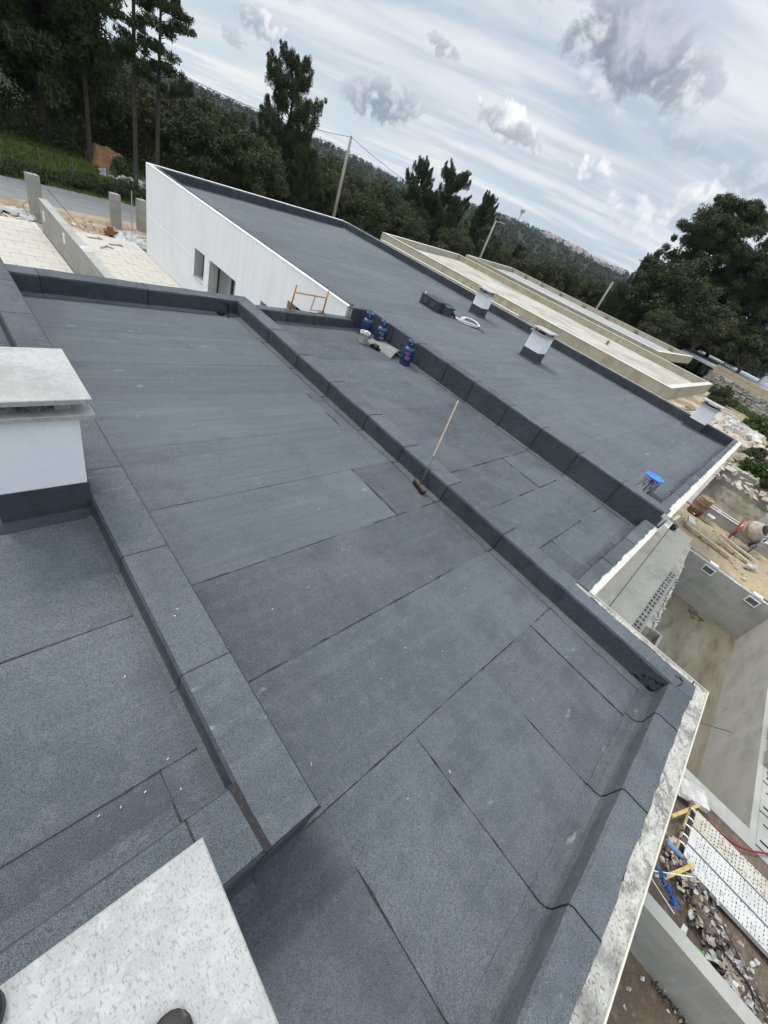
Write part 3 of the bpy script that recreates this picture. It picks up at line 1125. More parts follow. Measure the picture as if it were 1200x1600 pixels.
def wrap(prof, cuts, frame, lap_w=0.008, m=FELT_DARK_SHADE, edgej=0.004, jit=0.002, cap=True):
    for a, c in zip(cuts, cuts[1:]):
        mb = MB()
        mb.ring(prof, 0.0045, a + 0.001, c - 0.001, frame, jitter=jit, edgej=edgej, step=0.09)
        hp('upstand_sheet', mb, [FELT, FELT if m is None else FELT_DARK_SHADE])  # steep faces take the shade-darkened felt, the sunlit end wall keeps plain felt
    # bitumen line at each joint
    for c in cuts[1:-1]:
        mb = MB()
        mb.ring(prof, 0.0095, c - lap_w / 2, c + lap_w / 2, frame, jitter=0.001, step=0.005)
        beads.add(mb.v, mb.f)


# centre wall : face at x=4.16 looking to -x , top to 4.45
cuts = [-1.07, 0.14, 1.05, 1.98, 2.85, 3.66, 4.63, 5.54, 6.5, 7.4]
wrap(cant(0.25, 0.295, 0.0, 0.11, [(0.301, 0.246), (0.302, 0.10), (0.31, 0.062), (0.42, 0.058)]), [c for c in cuts if c >= 0.14], lambda s, d, z: (4.16 + d, s, z), m=FELT_DARK_SHADE)
wrap(cant(0.25, 0.21, 0.0, 0.11), [-1.07, 0.14], lambda s, d, z: (4.16 + d, s, z), edgej=0.012)
wrap(cant(0.25, 0.295, 0.0, 0.11, [(0.301, 0.244)]), [7.4, 7.7], lambda s, d, z: (4.16 + d, s, z))
# left wall : outer face at x=0.79 looks to +x, inner face at 0.515 looks to -x
prof = [(0.115, 0.004), (0.04, 0.006), (0.008, 0.04), (0.003, 0.10), (0.002, 0.49), (-0.006, 0.503), (-0.27, 0.503), (-0.281, 0.49),
        (-0.285, 0.39), (-0.292, 0.362), (-0.31, 0.358), (-0.33, 0.357)]
for a, c in zip([0.15, 1.09, 2.02, 2.94, 3.87, 4.8, 5.73, 6.66, 7.6], [1.09, 2.02, 2.94, 3.87, 4.8, 5.73, 6.66, 7.6, 9.3]):
    mb = MB()
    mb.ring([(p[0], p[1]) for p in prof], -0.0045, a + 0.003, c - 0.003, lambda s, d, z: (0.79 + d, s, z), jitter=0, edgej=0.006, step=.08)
    hp('upstand_sheet', mb, [FELT, FELT_DARK_SHADE])
    mb = MB()
    mb.ring(prof[2:-3], -0.006, c - 0.003, c + 0.003, lambda s, d, z: (0.79 + d, s, z), step=0.005)
    beads.add(mb.v, mb.f)
# left wing near end wall : top z .5, y .15-.455, facing -y outside
prof = [(0.42, 0.356), (0.345, 0.360), (0.312, 0.39), (0.307, 0.49), (0.30, 0.504), (0.01, 0.504), (-0.002, 0.49), (-0.004, 0.06), (-0.03, 0.03), (-0.12, 0.006)]
for a, c in [(-3.9, -2.2), (-2.2, -1.3), (-1.3, -0.55), (-0.55, 0.28), (0.28, 0.50)]:
    mb = MB()
    mb.ring(prof, -0.0045, a + 0.003, c - 0.003, lambda s, d, z: (s, 0.155 + d, z), edgej=0.006)
    hp('upstand_sheet', mb, [FELT, FELT_DARK_SHADE])
    if c < 0.4:
        mb = MB()
        mb.ring(prof[:-3], -0.0058, c - 0.005, c + 0.005, lambda s, d, z: (s, 0.155 + d, z), step=0.005)
        beads.add(mb.v, mb.f)
mb = MB()   # end face patch under the left wall corner
mb.box(0.49, 0.794, 0.1455, 0.151, -0.01, 0.497)
hp('upstand_sheet', mb, FELT_DARK_SHADE)
mb = MB()
mb.obox((0.647, 0.1435, 0.488), (0.30, 0.008, 0.014), (0, R(1), 0))
mb.obox((0.503, 0.31, 0.507), (0.034, 0.32, 0.008), (0, 0, R(3)))
hp('bitumen_bead', mb, BITUMEN)
# end wall of the middle wing : inner face y=-1.065 looks +y
prof = cant(0.25, 0.175, 0.0, 0.13)
cuts = [-3.6, -2.6, -1.7, -0.8, 0.1, 0.90, 1.745, 2.68, 3.635, 4.15]
wrap([(-0.13, 0.0045), (-0.06, 0.006), (-0.02, 0.03), (-0.004, 0.075)] + prof[3:], cuts, lambda s, d, z: (s, -1.065 - d, z), m=None, edgej=0.008)
wrap([(0.0, 0.254), (0.21, 0.255)], [4.15, 4.38], lambda s, d, z: (s, -1.05 - d, z), m=FELT)
# lower deck end wall : inner y=.15
wrap(cant(0.25, 0.16, 0.05, 0.10), [4.45, 5.32, 6.25, 7.365], lambda s, d, z: (s, 0.15 - d, z), m=FELT, edgej=0.012)
# raised wall x = 7.36 (top z .5 , inner far side falls to .2)
wrap(cant(0.5, 0.27, 0.05, 0.10, [(0.275, 0.49), (0.278, 0.28), (0.29, 0.215), (0.40, 0.208)]),
     [0.16, 0.78, 1.62, 2.42, 3.20, 4.11, 4.86, 5.8, 6.6, 7.5], lambda s, d, z: (7.365 + d, s, z))
wrap(cant(0.5, 0.135, 0.05, 0.10), [6.79, 7.36], lambda s, d, z: (s, 7.485 + d, z))
wrap([(-0.004, 0.245), (-0.004, 0.49), (0.005, 0.503), (0.27, 0.504)], [-0.02, 0.16], lambda s, d, z: (7.365 + d, s, z), m=FELT)
# raised deck end
wrap(cant(0.5, 0.13, 0.2, 0.10), [7.64, 8.6, 9.6, 10.6, 11.6, 12.6, 13.5, 14.5, 15.4, 16.4, 17.36], lambda s, d, z: (s, 0.155 - d, z), m=FELT, edgej=0.014)
# raised deck boundary side
cs = [0.16, 1.3, 2.28, 3.58, 4.75, 5.9, 6.9, 7.9, 8.9, 9.9, 10.9, 11.9, 12.9, 13.9, 14.9, 15.9, 16.9, 17.9, 18.9, 19.9, 21.5]
wrap(cant(0.5, 0.215, 0.2, 0.10), cs, lambda s, d, z: (17.365 + d, s, z))
# raised deck street end (skew)
dx, dy = 10.36, 1.98
LL = math.hypot(dx, dy)
ux, uy = dx / LL, dy / LL
wrap(cant(0.5, 0.26, 0.2, 0.10), [0.1, 1.1, 2.1, 3.1, 4.1, 5.1, 6.1, 7.1, 8.1, 9.1, 10.1, LL - 0.05],
     lambda s, d, z: (7.0 + ux * s - uy * d, 19.61 + uy * s + ux * d, z))
# raised deck inner side of the white wall
wrap([(-0.11, 0.206), (-0.03, 0.212), (-0.004, 0.28), (0.0, 0.485), (0.01, 0.502), (0.13, 0.503)], [7.7, 8.7, 9.7, 10.7, 11.7, 12.7, 13.7, 14.7, 15.7, 16.7, 17.7, 18.7, 19.6],
     lambda s, d, z: (6.99 - d, s, z), m=FELT)
# middle and lower deck far ends
wrap(cant(0.25, 0.275, 0.0, 0.12), [0.80, 1.2, 2.6, 4.15], lambda s, d, z: (s, 7.70 + d, z))
wrap(cant(0.25, 0.185, 0.05, 0.12), [4.47, 5.1, 5.75, 6.85], lambda s, d, z: (s, 7.435 + d, z))
wrap([(0.0, 0.256), (0.28, 0.256)], [4.12, 4.45], lambda s, d, z: (s, 7.70 + d, z), m=FELT)
hp('bitumen_bead', beads, BITUMEN, kind='stuff')


# ragged mortar edges outside the felt
def ragged(name, x0, x1, y0, y1, zt, along='x', n=60, m=MORTAR, amp=0.016):
    mb = MB()
    A, B_, C_ = [], [], []
    L_ = abs((x1 - x0) if along == 'x' else (y1 - y0))
    n = int(L_ / 0.025)
    for i in range(n + 1):
        t = i / n
        q = t * L_
        f = mnoise.noise(Vector((q * 2.2, y0 * 3, x0))) * 1.3 + mnoise.noise(Vector((q * 8, y0 * 3, x0))) * .7 + mnoise.noise(Vector((q * 30, y0, x0))) * .5
        j1 = amp * f
        j2 = 0.003 * mnoise.noise(Vector((q * 9, 5, 1)))
        z = zt + 0.003 * mnoise.noise(Vector((q * 14, 2, 1)))
        if along == 'x':
            X_ = x0 + (x1 - x0) * t
            A.append((X_, y0 + j2, z))
            B_.append((X_, y1 + j1, z + .002))
            C_.append((X_, y1 + j1 + 0.014 + .008 * mnoise.noise(Vector((q * 22, 7, 3))), z + .006))
        else:
            Y_ = y0 + (y1 - y0) * t
            A.append((x0 + j2, Y_, z))
            B_.append((x1 + j1, Y_, z + .002))
            C_.append((x1 + j1 - 0.014, Y_, z + .006))
    v = A + B_ + [(p[0], p[1], p[2] - 0.07) for p in A] + [(p[0], p[1], p[2] - 0.07) for p in B_]
    k = n + 1
    f = []
    for i in range(n):
        f += [(i, i + 1, k + i + 1, k + i), (i, 2 * k + i, 2 * k + i + 1, i + 1), (k + i, k + i + 1, 3 * k + i + 1, 3 * k + i)]
    f += [(0, k, 3 * k, 2 * k), (n, 2 * k + n, 3 * k + n, k + n)]
    mb.add(v, f)
    o = hp(name, mb, m)
    if m is MORTAR:     # bitumen squeezed out under the felt edge
        e = MB()
        v = B_ + C_ + [(p[0], p[1], p[2] - .02) for p in B_]
        e.add(v, [q for i in range(n) for q in ((i, i + 1, k + i + 1, k + i), (i, 2 * k + i, 2 * k + i + 1, i + 1))])
        hp('bitumen_edge', e, BITUMEN)
    return o


ragged('mortar_edge', -4, 4.45, -1.365, -1.235, 0.252, 'x', 150)
ragged('mortar_edge', 4.46, 4.385, -1.24, -0.07, 0.250, 'y', 30)
ragged('mortar_edge', 4.47, 7.35, -0.085, 0.0, 0.248, 'x', 60, BEIGET)
ragged('mortar_edge', 7.352, 17.66, -0.085, 0.03, 0.50, 'x', 120, BEIGET)
b = MB()
b.box(17.585, 17.655, 0.032, 22.0, 0.44, 0.509)
hp('wall_coping', b, BEIGET)
b = MB()   # thin raised render arris on the outer mortar edge
b.box(-4, 4.472, -1.372, -1.362, 0.19, 0.262)
b.box(4.462, 4.472, -1.361, -0.075, 0.19, 0.260)
hp('render_arris', b, BEIGET)
b = MB()
b.obox((7.45, -0.12, 0.28), (0.34, 0.10, 0.20), (0, 0, R(2)), jit=0.01)
b.obox((7.9, -0.14, 0.36), (0.5, 0.05, 0.06), (0, R(6), R(-4)), jit=0.008)
hp('mortar_lump', b, BEIGET)
# rough black patch at the inner corner and the scuppers
b = MB()
for _ in range(14):
    if random.random() < .6:
        b.obox((4.151, -1.03 + random.uniform(0, .20), random.uniform(0.01, 0.20)), (.008, random.uniform(.02, .08), random.uniform(.01, .035)), (random.uniform(-.6, .6), 0, 0), jit=0.003)
    else:
        b.obox((4.14 - random.uniform(0, .12), -1.056, random.uniform(0.01, 0.16)), (random.uniform(.02, .07), .008, random.uniform(.01, .03)), (0, random.uniform(-.6, .6), 0), jit=0.003)
for _ in range(9):
    b.obox((4.13 - abs(random.gauss(0, .06)), -1.03 + abs(random.gauss(0, .05)), 0.009), (random.uniform(.015, .04), random.uniform(.01, .03), .004), (0, 0, random.uniform(0, 3)), jit=0.003)
b.obox((4.22, -1.13, 0.262), (.10, .012, .004), (0, 0, -.3))
b.obox((4.30, -1.10, 0.262), (.012, .09, .004), (0, 0, .3))
b.obox((4.31, -1.12, 0.262), (.06, .02, .004), (0, 0, .6))
hp('bitumen_patch', b, BITUMEN, kind='stuff')
for (x, y, z) in [(17.36, 3.95, 0.245), (17.36, 12.2, 0.245)]:
    b = MB()
    b.lathe([(0.0, -0.02), (0.05, -0.02), (0.055, 0.012), (0.035, 0.015), (0.03, -0.01), (0, -0.01)], (x, y, z), 12, rot=Matrix.Rotation(R(-90), 3, 'Y'))
    hp('roof_outlet', b, BLACKP)
b = MB()
b.tube([(3.98, 7.66, 0.22), (3.97, 7.66, 0.05), (3.96, 7.60, 0.02), (3.9, 7.5, 0.016)], 0.012, 6)
b.obox((3.82, 7.63, 0.03), (0.12, 0.08, 0.05), (0, 0, 0.4), jit=0.012)
b.obox((3.93, 7.67, 0.2), (0.12, 0.01, 0.02), (0, 0, 0), jit=0.004)
hp('cable_outlet', b, BLACKP)


# chimneys -------------------------------------------------------------
def slab(mb, x0, x1, y0, y1, z0, z1, e=0.004):
    """stone slab with small chamfered arris"""
    a = [(x0 + e, y0 + e), (x1 - e, y0 + e), (x1 - e, y1 - e), (x0 + e, y1 - e)]
    o_ = [(x0, y0), (x1, y0), (x1, y1), (x0, y1)]
    v = [(*p, z0) for p in o_] + [(*p, z1 - e) for p in o_] + [(*p, z1) for p in a]
    f = [(3, 2, 1, 0), (8, 9, 10, 11)]
    for i in range(4):
        j = (i + 1) % 4
        f += [(i, j, 4 + j, 4 + i), (4 + i, 4 + j, 8 + j, 8 + i)]
    mb.add(v, f)


def chimney(x0, x1, y0, y1, zf, zb, label, cap_rot=0.0, over=0.065):
    zt = zf + 0.81
    body = MB()
    body.box(x0, x1, y0, y1, zf - 0.2, zt)
    bo = hp('chimney', body, WHITE_CH, label=label)
    band = MB()
    e = 0.010
    n = 14
    # felt wrapped round the foot, top edge a bit uneven
    per = []
    for i in range(n):
        per.append((x0 - e + (x1 - x0 + 2 * e) * i / n, y0 - e))
    for i in range(n):
        per.append((x1 + e, y0 - e + (y1 - y0 + 2 * e) * i / n))
    for i in range(n):
        per.append((x1 + e - (x1 - x0 + 2 * e) * i / n, y1 + e))
    for i in range(n):
        per.append((x0 - e, y1 + e - (y1 - y0 + 2 * e) * i / n))
    k = len(per)
    v = [(p[0] + (0.05 if p[0] > x1 else (-0.05 if p[0] < x0 else 0)), p[1] + (0.05 if p[1] > y1 else (-0.05 if p[1] < y0 else 0)), zf + 0.008) for p in per]
    v += [(p[0] * 1.0, p[1], zf + 0.05) for p in per]
    v += [(p[0], p[1], zb + random.uniform(-.003, .003)) for p in per]
    cx, cy = (x0 + x1) / 2, (y0 + y1) / 2
    v += [(cx + (p[0] - cx) * 0.97, cy + (p[1] - cy) * 0.97, zb) for p in per]
    f = []
    for r in range(3):
        for i in range(k):
            j = (i + 1) % k
            f.append((r * k + i, r * k + j, (r + 1) * k + j, (r + 1) * k + i))
    band.add(v, f)
    hp('felt_wrap', band, FELT_DARK_SHADE, parent=bo)
    s1 = MB()
    slab(s1, x0 - over + .005, x1 + over + .01, y0 - over + .01, y1 + over, zt, zt + 0.03)
    hp('lower_slab', s1, STONE, parent=bo)
    mb = MB()
    for sx in (0, 1):
        for sy in (0, 1):
            px = x0 + 0.03 if sx == 0 else x1 - 0.11
            py = y0 + 0.02 if sy == 0 else y1 - 0.10
            mb = MB()
            mb.box(px, px + 0.08, py, py + 0.08, zt + 0.03, zt + 0.108)
            hp('foot_block', mb, STONE, parent=bo)
    fl = MB()
    fl.box(x0 + .09, x1 - .09, y0 + .12, y1 - .12, zt + 0.03, zt + 0.034)
    hp('flue_opening', fl, HOLE, parent=bo)
    mm = MB()   # mortar smears between the slabs
    for _ in range(5):
        px = random.uniform(x0 + .05, x1 - .12)
        mm.obox((px, y0 + .03 + random.uniform(0, .06), zt + .045), (random.uniform(.06, .13), .05, .03), (0, 0, random.uniform(-.3, .3)), jit=0.012)
    hp('mortar_bedding', mm, MORTAR, parent=bo)
    s2 = MB()
    slab(s2, x0 - over, x1 + over, y0 - over, y1 + over, zt + 0.11, zt + 0.142)
    if cap_rot:
        c = Vector(((x0 + x1) / 2, (y0 + y1) / 2, 0))
        rm = Matrix.Rotation(cap_rot, 3, 'Z')
        s2.v = [tuple(rm @ (Vector(p) - c) + c) for p in s2.v]
    hp('cap_slab', s2, STONE, parent=bo)
    return bo


chimney(0.03, 0.50, 2.66, 3.18, 0.35, 0.63, 'white chimney standing on the upper deck at the left edge')
chimney(13.06, 13.56, 5.72, 6.27, 0.2, 0.515, 'middle one of the white chimneys on the raised roof')
chimney(14.96, 15.42, 9.53, 10.02, 0.2, 0.535, 'far white chimney beside the black service box')
chimney(17.0, 17.50, 1.06, 1.58, 0.2, 0.50, 'white chimney built into the corner parapet')
NZ = 1.158
# chimney under the photographer
b = MB()
b.box(-0.36, 0.135, -0.34, 0.135, 0.0, NZ)
bo = hp('chimney', b, WHITE_CH, label='chimney under the photographer, only its pale stone cap in view')
s = MB()
slab(s, -0.43, 0.20, -0.395, 0.245, NZ + 0.11, NZ + 0.142)
c = Vector((-0.1, -0.07, 0))
rm = Matrix.Rotation(R(-1.2), 3, 'Z')
s.v = [tuple(rm @ (Vector(p) - c) + c) for p in s.v]
hp('cap_slab', s, STONE, parent=bo)
s = MB()
slab(s, -0.42, 0.19, -0.385, 0.19, NZ, NZ + 0.03)
hp('lower_slab', s, STONE, parent=bo)
for px in (-0.33, 0.03):
    for py in (-0.31, 0.03):
        s = MB()
        s.box(px, px + .08, py, py + .08, NZ + .03, NZ + .108)
        hp('foot_block', s, STONE, parent=bo)

# felt covered service box on the raised roof
b = MB()
b.box(11.95, 12.55, 9.2, 10.05, 0.2, 0.53)
sb = hp('service_box', b, FELT_DARK_SHADE, label='black felted service box with two vent flaps')
for yy in (9.42, 9.78):
    b = MB()
    b.box(11.925, 11.948, yy - .09, yy + .09, 0.30, 0.44)
    b.box(11.915, 11.93, yy - .10, yy + .10, 0.43, 0.45)
    hp('vent_flap', b, FELT, parent=sb)
b = MB()
b.box(12.2, 12.62, 9.02, 9.19, 0.2, 0.44)
b.obox((12.43, 9.11, 0.47), (0.46, 0.22, 0.05), (R(12), 0, 0))
hp('side_hood', b, FELT_DARK_SHADE, parent=sb)
b = MB()
b.tube([(12.0, 9.95, 0.53), (12.0, 9.95, 0.60)], [0.03, 0.035], 8)
hp('vent_pipe', b, WPLAS, parent=sb)

# ------------------------------------------------------------------ terrace slab and hollow blocks along the house
ter = thing('terrace', (10, -0.6, -2.5), 'raw concrete terrace slab along the house above the empty pool', 'terrace')
b = MB()
b.box(4.5, 15.75, -1.06, -0.062, -2.46, -2.30)
b.build('terrace_slab', mat('terrace_concrete', (0.42, 0.395, 0.34), .93, [(1.5, 6, (0.33, 0.305, 0.25), .44, .64, .7), (6, 6, (0.50, 0.48, 0.43), .5, .68, .7), (25, 5, (0.25, 0.22, 0.17), .58, .70, .55)], bump=(25, .4, .01)), ter)
b = MB()
b.box(4.5, 15.7, -0.30, -0.10, -2.75, -2.462)
b.build('slab_bearing', CONC, ter)
nb = 9
for i in range(nb):                     # hollow clay blocks lying with their cells open upwards
    x0 = 9.05 + i * 0.40
    w, y0, y1, z1, t = 0.385, -1.245, -1.065, -2.34, 0.022
    blk = MB()
    for yy in (y0, (y0 + y1) / 2 - t / 2, y1 - t):
        blk.box(x0, x0 + w, yy, yy + t, z1 - .2, z1)
    for q in range(3):
        xa = x0 + q * (w - .05) / 2
        blk.box(xa, xa + .05, y0 + t, (y0 + y1) / 2 - t / 2, z1 - .199, z1 - .001)
        blk.box(xa, xa + .05, (y0 + y1) / 2 + t / 2, y1 - t, z1 - .199, z1 - .001)
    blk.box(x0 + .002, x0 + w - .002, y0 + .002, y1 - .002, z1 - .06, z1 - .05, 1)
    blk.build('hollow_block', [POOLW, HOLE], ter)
b = MB()
b.box(9.0, 12.7, -1.285, -1.247, -2.62, -2.335)
b.build('block_edging', POOLW, ter)
b = MB()
b.prism([(12.7, -1.06), (12.7, -1.30), (15.5, -1.18), (15.6, -1.06)], -2.7, -2.42)
b.build('broken_bedding', RUB, ter)

# ------------------------------------------------------------------ pool
pool = thing('swimming_pool', (11, -2.5, -3.9), 'long unfinished concrete swimming pool beside the house, empty, with bare grey walls', 'pool')
x0, x1, y0, y1 = POOL
b = MB()
b.box(x0 - .02, x1 + .12, y0 - .12, y1 + .1, -4.15, -3.93)
b.build('pool_floor', POOLF, pool)
b = MB()
b.prism([(x1, y0 - .1), (x1 + .24, y0 - .1), (x1 + .24, y1 + .12), (x1, y1 + .12)], -4.1, -2.5)
b.build('pool_wall', POOLW, pool)
b = MB()
b.box(x0 - .2, x1 - .001, y0 - .1, y0, -4.1, -2.5)
o = b.build('pool_wall', POOLW, pool)
b = MB()
b.box(x0 - .22, x0, y0 + .001, y1 + .12, -4.1, -2.5)
b.build('pool_wall', POOLW, pool)
b = MB()
b.box(x0 + .001, x1 - .001, y1, y1 + .12, -4.1, -2.5)
b.build('pool_wall', POOLW, pool)
# coping row of slotted blocks along the outer side
for i in range(12):
    xa = x0 - .15 + i * 0.70
    blk = MB()
    blk.box(xa, xa + .66, y0 - .34, y0 - .102, -2.7, -2.495, 0)
    blk.box(xa + .10, xa + .14, y0 - .30, y0 - .15, -2.4949, -2.4925, 1)
    blk.box(xa + .45, xa + .48, y0 - .28, y0 - .17, -2.4949, -2.4925, 1)
    blk.build('coping_block', [POOLW, HOLE], pool)
b = MB()
b.box(x0 - .34, x0 - .222, y0 - .3, y1 + .6, -2.6, -2.47)
b.build('edge_beam', CONC, pool)
# white bedding strip on the far wall and side wall
b = MB()
for i in range(26):
    t = i / 26
    b.obox((x1 + .04, y0 + (y1 - y0) * t, -2.49), (.06, .12, .02), (0, 0, random.uniform(-.15, .15)), jit=.008)
b.build('mortar_line', RUBW, pool)
b = MB()
xa = 9.75
while xa < 14.0:
    t = (xa - 9.75) / 4.25
    b.obox((xa, -1.47 + .20 * t, -2.47), (random.uniform(.16, .24), random.uniform(.025, .045), .04), (0, 0, random.uniform(-.6, .3)), jit=.015)
    xa += random.uniform(.14, .22)
b.build('broken_edge', RUBW, pool)
b = MB()
b.prism([(9.7, -1.47), (14.0, -1.26), (14.0, -1.2), (9.7, -1.3)], -4.0, -2.49)
b.build('inner_pier', RUB, pool)
# skimmers
for (yy) in (-1.95, -3.28):
    s = MB()
    y_a, y_b = yy - .17, yy + .17
    zc = -2.66
    s.box(x1 - .035, x1 - .002, y_a, y_b, zc + .085, zc + .11)
    s.box(x1 - .035, x1 - .002, y_a, y_b, zc - .11, zc - .085)
    s.box(x1 - .035, x1 - .002, y_a, y_a + .03, zc - .085, zc + .085)
    s.box(x1 - .035, x1 - .002, y_b - .03, y_b, zc - .085, zc + .085)
    s.box(x1 - .01, x1 - .0015, y_a + .03, y_b - .03, zc - .085, zc + .085, 1)
    s.box(x1 + .02, x1 + .22, y_a + .04, y_b - .04, -2.52, -2.44, 0)
    s.build('skimmer', [WPLAS, mat('skimmer_throat', (0.13, 0.125, 0.11), .9)], pool)
# small step box near the house side
s = MB()
s.box(9.75, 10.5, -1.82, -1.76, -3.3, -2.85)
s.box(9.75, 9.82, -1.759, -1.3, -3.3, -2.85)
s.box(10.43, 10.5, -1.759, -1.3, -3.3, -2.85)
s.box(9.82, 10.43, -1.759, -1.3, -3.3, -3.1)
s.build('step_box', POOLW, pool)
s = MB()
for _ in range(14):
    s.obox((14.9 + random.uniform(-.3, .2), -2.65 + random.uniform(-.2, .2), -3.92), (random.uniform(.05, .16), random.uniform(.05, .12), .03), (0, 0, random.uniform(0, 3)), jit=.02)
s.build('floor_rubble', DEBR, pool)['kind'] = 'stuff'

pool2 = thing('swimming_pool', (25, -2.5, -3.6), 'second empty pool further off, shaped with a rough dark far wall', 'pool')
x0, x1, y0, y1 = POOL2
b = MB()
b.box(x0 - .02, x1 + .1, y0 - .1, y1 + .1, -3.9, -3.6)
b.build('pool_floor', POOLF, pool2)
for bx in [(x1, x1 + .3, y0 - .3, y1 + .3), (x0 - .2, x0, y0 - .3, y1 + .3), (x0 + .001, x1 - .001, y1, y1 + .3), (x0 + .001, x1 - .001, y0 - .3, y0)]:
    b = MB()
    b.box(*bx, -3.9, -2.5)
    b.build('pool_wall', CONC, pool2)
b = MB()
b.box(x1 + .1, x1 + .25, y0, y1, -2.51, -2.47)
b.build('coping_line', BEIGET, pool2)
s = MB()
s.box(x1 - .05, x1 - .003, -1.1, -0.6, -2.85, -2.65)
s.build('skimmer', WPLAS, pool2)
# low wall with grey cover strips between house corner and second pool
lw = thing('low_wall', (19.3, -1.5, -2.5), 'low rendered wall with dark cover strips along its top behind the barrel', 'wall')
b = MB()
b.box(19.3, 19.6, -3.6, -0.55, -2.7, -2.12)
b.build('wall', POOLW, lw)
b = MB()
b.box(19.27, 19.33, -3.6, -0.55, -2.118, -2.09)
b.box(19.57, 19.63, -3.6, -0.55, -2.118, -2.09)
b.build('white_edge', WPLAS, lw)
for a, c in ((-0.6, -1.15), (-1.3, -1.95), (-2.1, -2.8)):
    b = MB()
    b.box(19.34, 19.56, c, a, -2.118, -2.095)
    b.build('cover_strip', STEELD, lw)
tk = MB()
tk.lathe([(0.0, 0.62), (0.5, 0.60), (0.85, 0.5), (0.9, 0.42), (0.9, -0.4)], (24.0, -3.7, -2.4), 32)
tk2 = tk.build('round_tank', CONC, None, smooth=True)
tag(tk2, 'round pale concrete tank lid at the right edge behind the mixer', 'tank')


# ------------------------------------------------------------------ neighbouring houses in raw concrete
def tray_house(name, x0, x1, y0, y1l, y1r, zt, zf, floor_m, label, step=None, t=0.28, red=False):
    h = thing(name, ((x0 + x1) / 2, (y0 + y1l) / 2, -2.56), label, 'house')
    # walls of the roof tray
    def pz(poly, za, zb, nm, m):
        b = MB()
        b.prism(poly, za, zb)
        return b.build(nm, m, h)
    sl = (y1r - y1l) / (x1 - x0)
    pz([(x0, y0), (x0 + t, y0), (x0 + t, y1l + sl * t), (x0, y1l)], zf - .25, zt - .02, 'parapet', BEIGE)
    pz([(x1 - t, y0), (x1, y0), (x1, y1r), (x1 - t, y1r - sl * t)], zf - .25, zt - .02, 'parapet', BEIGE)
    pz([(x0 + t, y0), (x1 - t, y0), (x1 - t, y0 + t), (x0 + t, y0 + t)], zf - .25, zt - .021, 'parapet', BEIGE)
    pz([(x0 + t, y1l + sl * t - t), (x1 - t, y1r - sl * t - t), (x1 - t, y1r - sl * t), (x0 + t, y1l + sl * t)], zf - .25, zt - .021, 'parapet', BEIGE)
    e = .012
    pz([(x0 - e, y0 - e), (x0 + t + e, y0 - e), (x0 + t + e, y1l + sl * t), (x0 - e, y1l)], zt - .02, zt, 'parapet_top', BEIGET)
    pz([(x1 - t - e, y0 - e), (x1 + e, y0 - e), (x1 + e, y1r), (x1 - t - e, y1r - sl * t)], zt - .02, zt, 'parapet_top', BEIGET)
    pz([(x0 + t + e + .001, y0 - e), (x1 - t - e - .001, y0 - e), (x1 - t - e - .001, y0 + t + e), (x0 + t + e + .001, y0 + t + e)], zt - .02, zt + .001, 'parapet_top', BEIGET)
    pz([(x0 + t + e + .001, y1l + sl * t - t - e), (x1 - t - e - .001, y1r - sl * t - t - e), (x1 - t - e - .001, y1r - sl * t + e), (x0 + t + e + .001, y1l + sl * t + e)], zt - .02, zt + .001, 'parapet_top', BEIGET)
    pz([(x0 + t, y0 + t), (x1 - t, y0 + t), (x1 - t, y1r - sl * t - t), (x0 + t, y1l + sl * t - t)], zf - .2, zf, 'roof_slab', floor_m)
    b = MB()
    b.prism([(x0 + .9, y0 + 2.2), (x1 - .5, y0 + 2.2), (x1 - .5, y1r - .6), (x0 + .9, y1l - .3)], -2.8, zf - .2)
    b.build('wall', BEIGE, h)
    b = MB()
    b.prism([(x0 + .05, y0 + .05), (x1 - .05, y0 + .05), (x1 - .05, y1r - .05), (x0 + .05, y1l - .05)], zf - .252, zf - .202)
    b.build('soffit', BEIGE, h)
    b = MB()
    b.box(x0, x0 + .25, y0 + .4, y0 + 8, -2.8, zf - .255)
    b.build('wall', BEIGE, h)
    return h


nh = tray_house('neighbour_house', 22.1, 33.7, 3.38, 23.6, 26.0, 0.42, 0.02, BEIGEF, 'unfinished beige concrete house next door with a bare screeded roof tray')
b = MB()
b.box(21.75, 22.085, 11.6, 23.2, -2.7, 0.02)
b.build('side_ledge', BEIGE, nh)
b = MB()
b.box(21.72, 22.08, 11.62, 23.2, 0.021, 0.045)
b.build('ledge_top', BEIGET, nh)
b = MB()
b.tube([(29.5, 9.2, 0.02), (29.5, 9.2, 0.26)], 0.09, 10)
b.build('drain_pipe', RUST, nh)
nh2 = tray_house('neighbour_house', 37.4, 51.4, 8.1, 28.0, 31.2, 0.42, 0.0, PALE, 'farthest beige concrete house, pale roof with rusty starter bars along its edge')
for i, yy in enumerate([10.2, 14.0, 17.5, 20.4, 23.5, 26.2, 28.6]):
    b = MB()
    b.obox((50.95, yy, 0.10), (.10, .40, .10), (0, 0, .3), jit=.04)
    for q in range(3):
        b.tube([(50.9, yy + .12 * q - .1, 0.0), (50.93, yy + .12 * q - .08, 0.30 + .04 * q)], 0.03, 5)
    b.build('starter_bars', RUST, nh2)

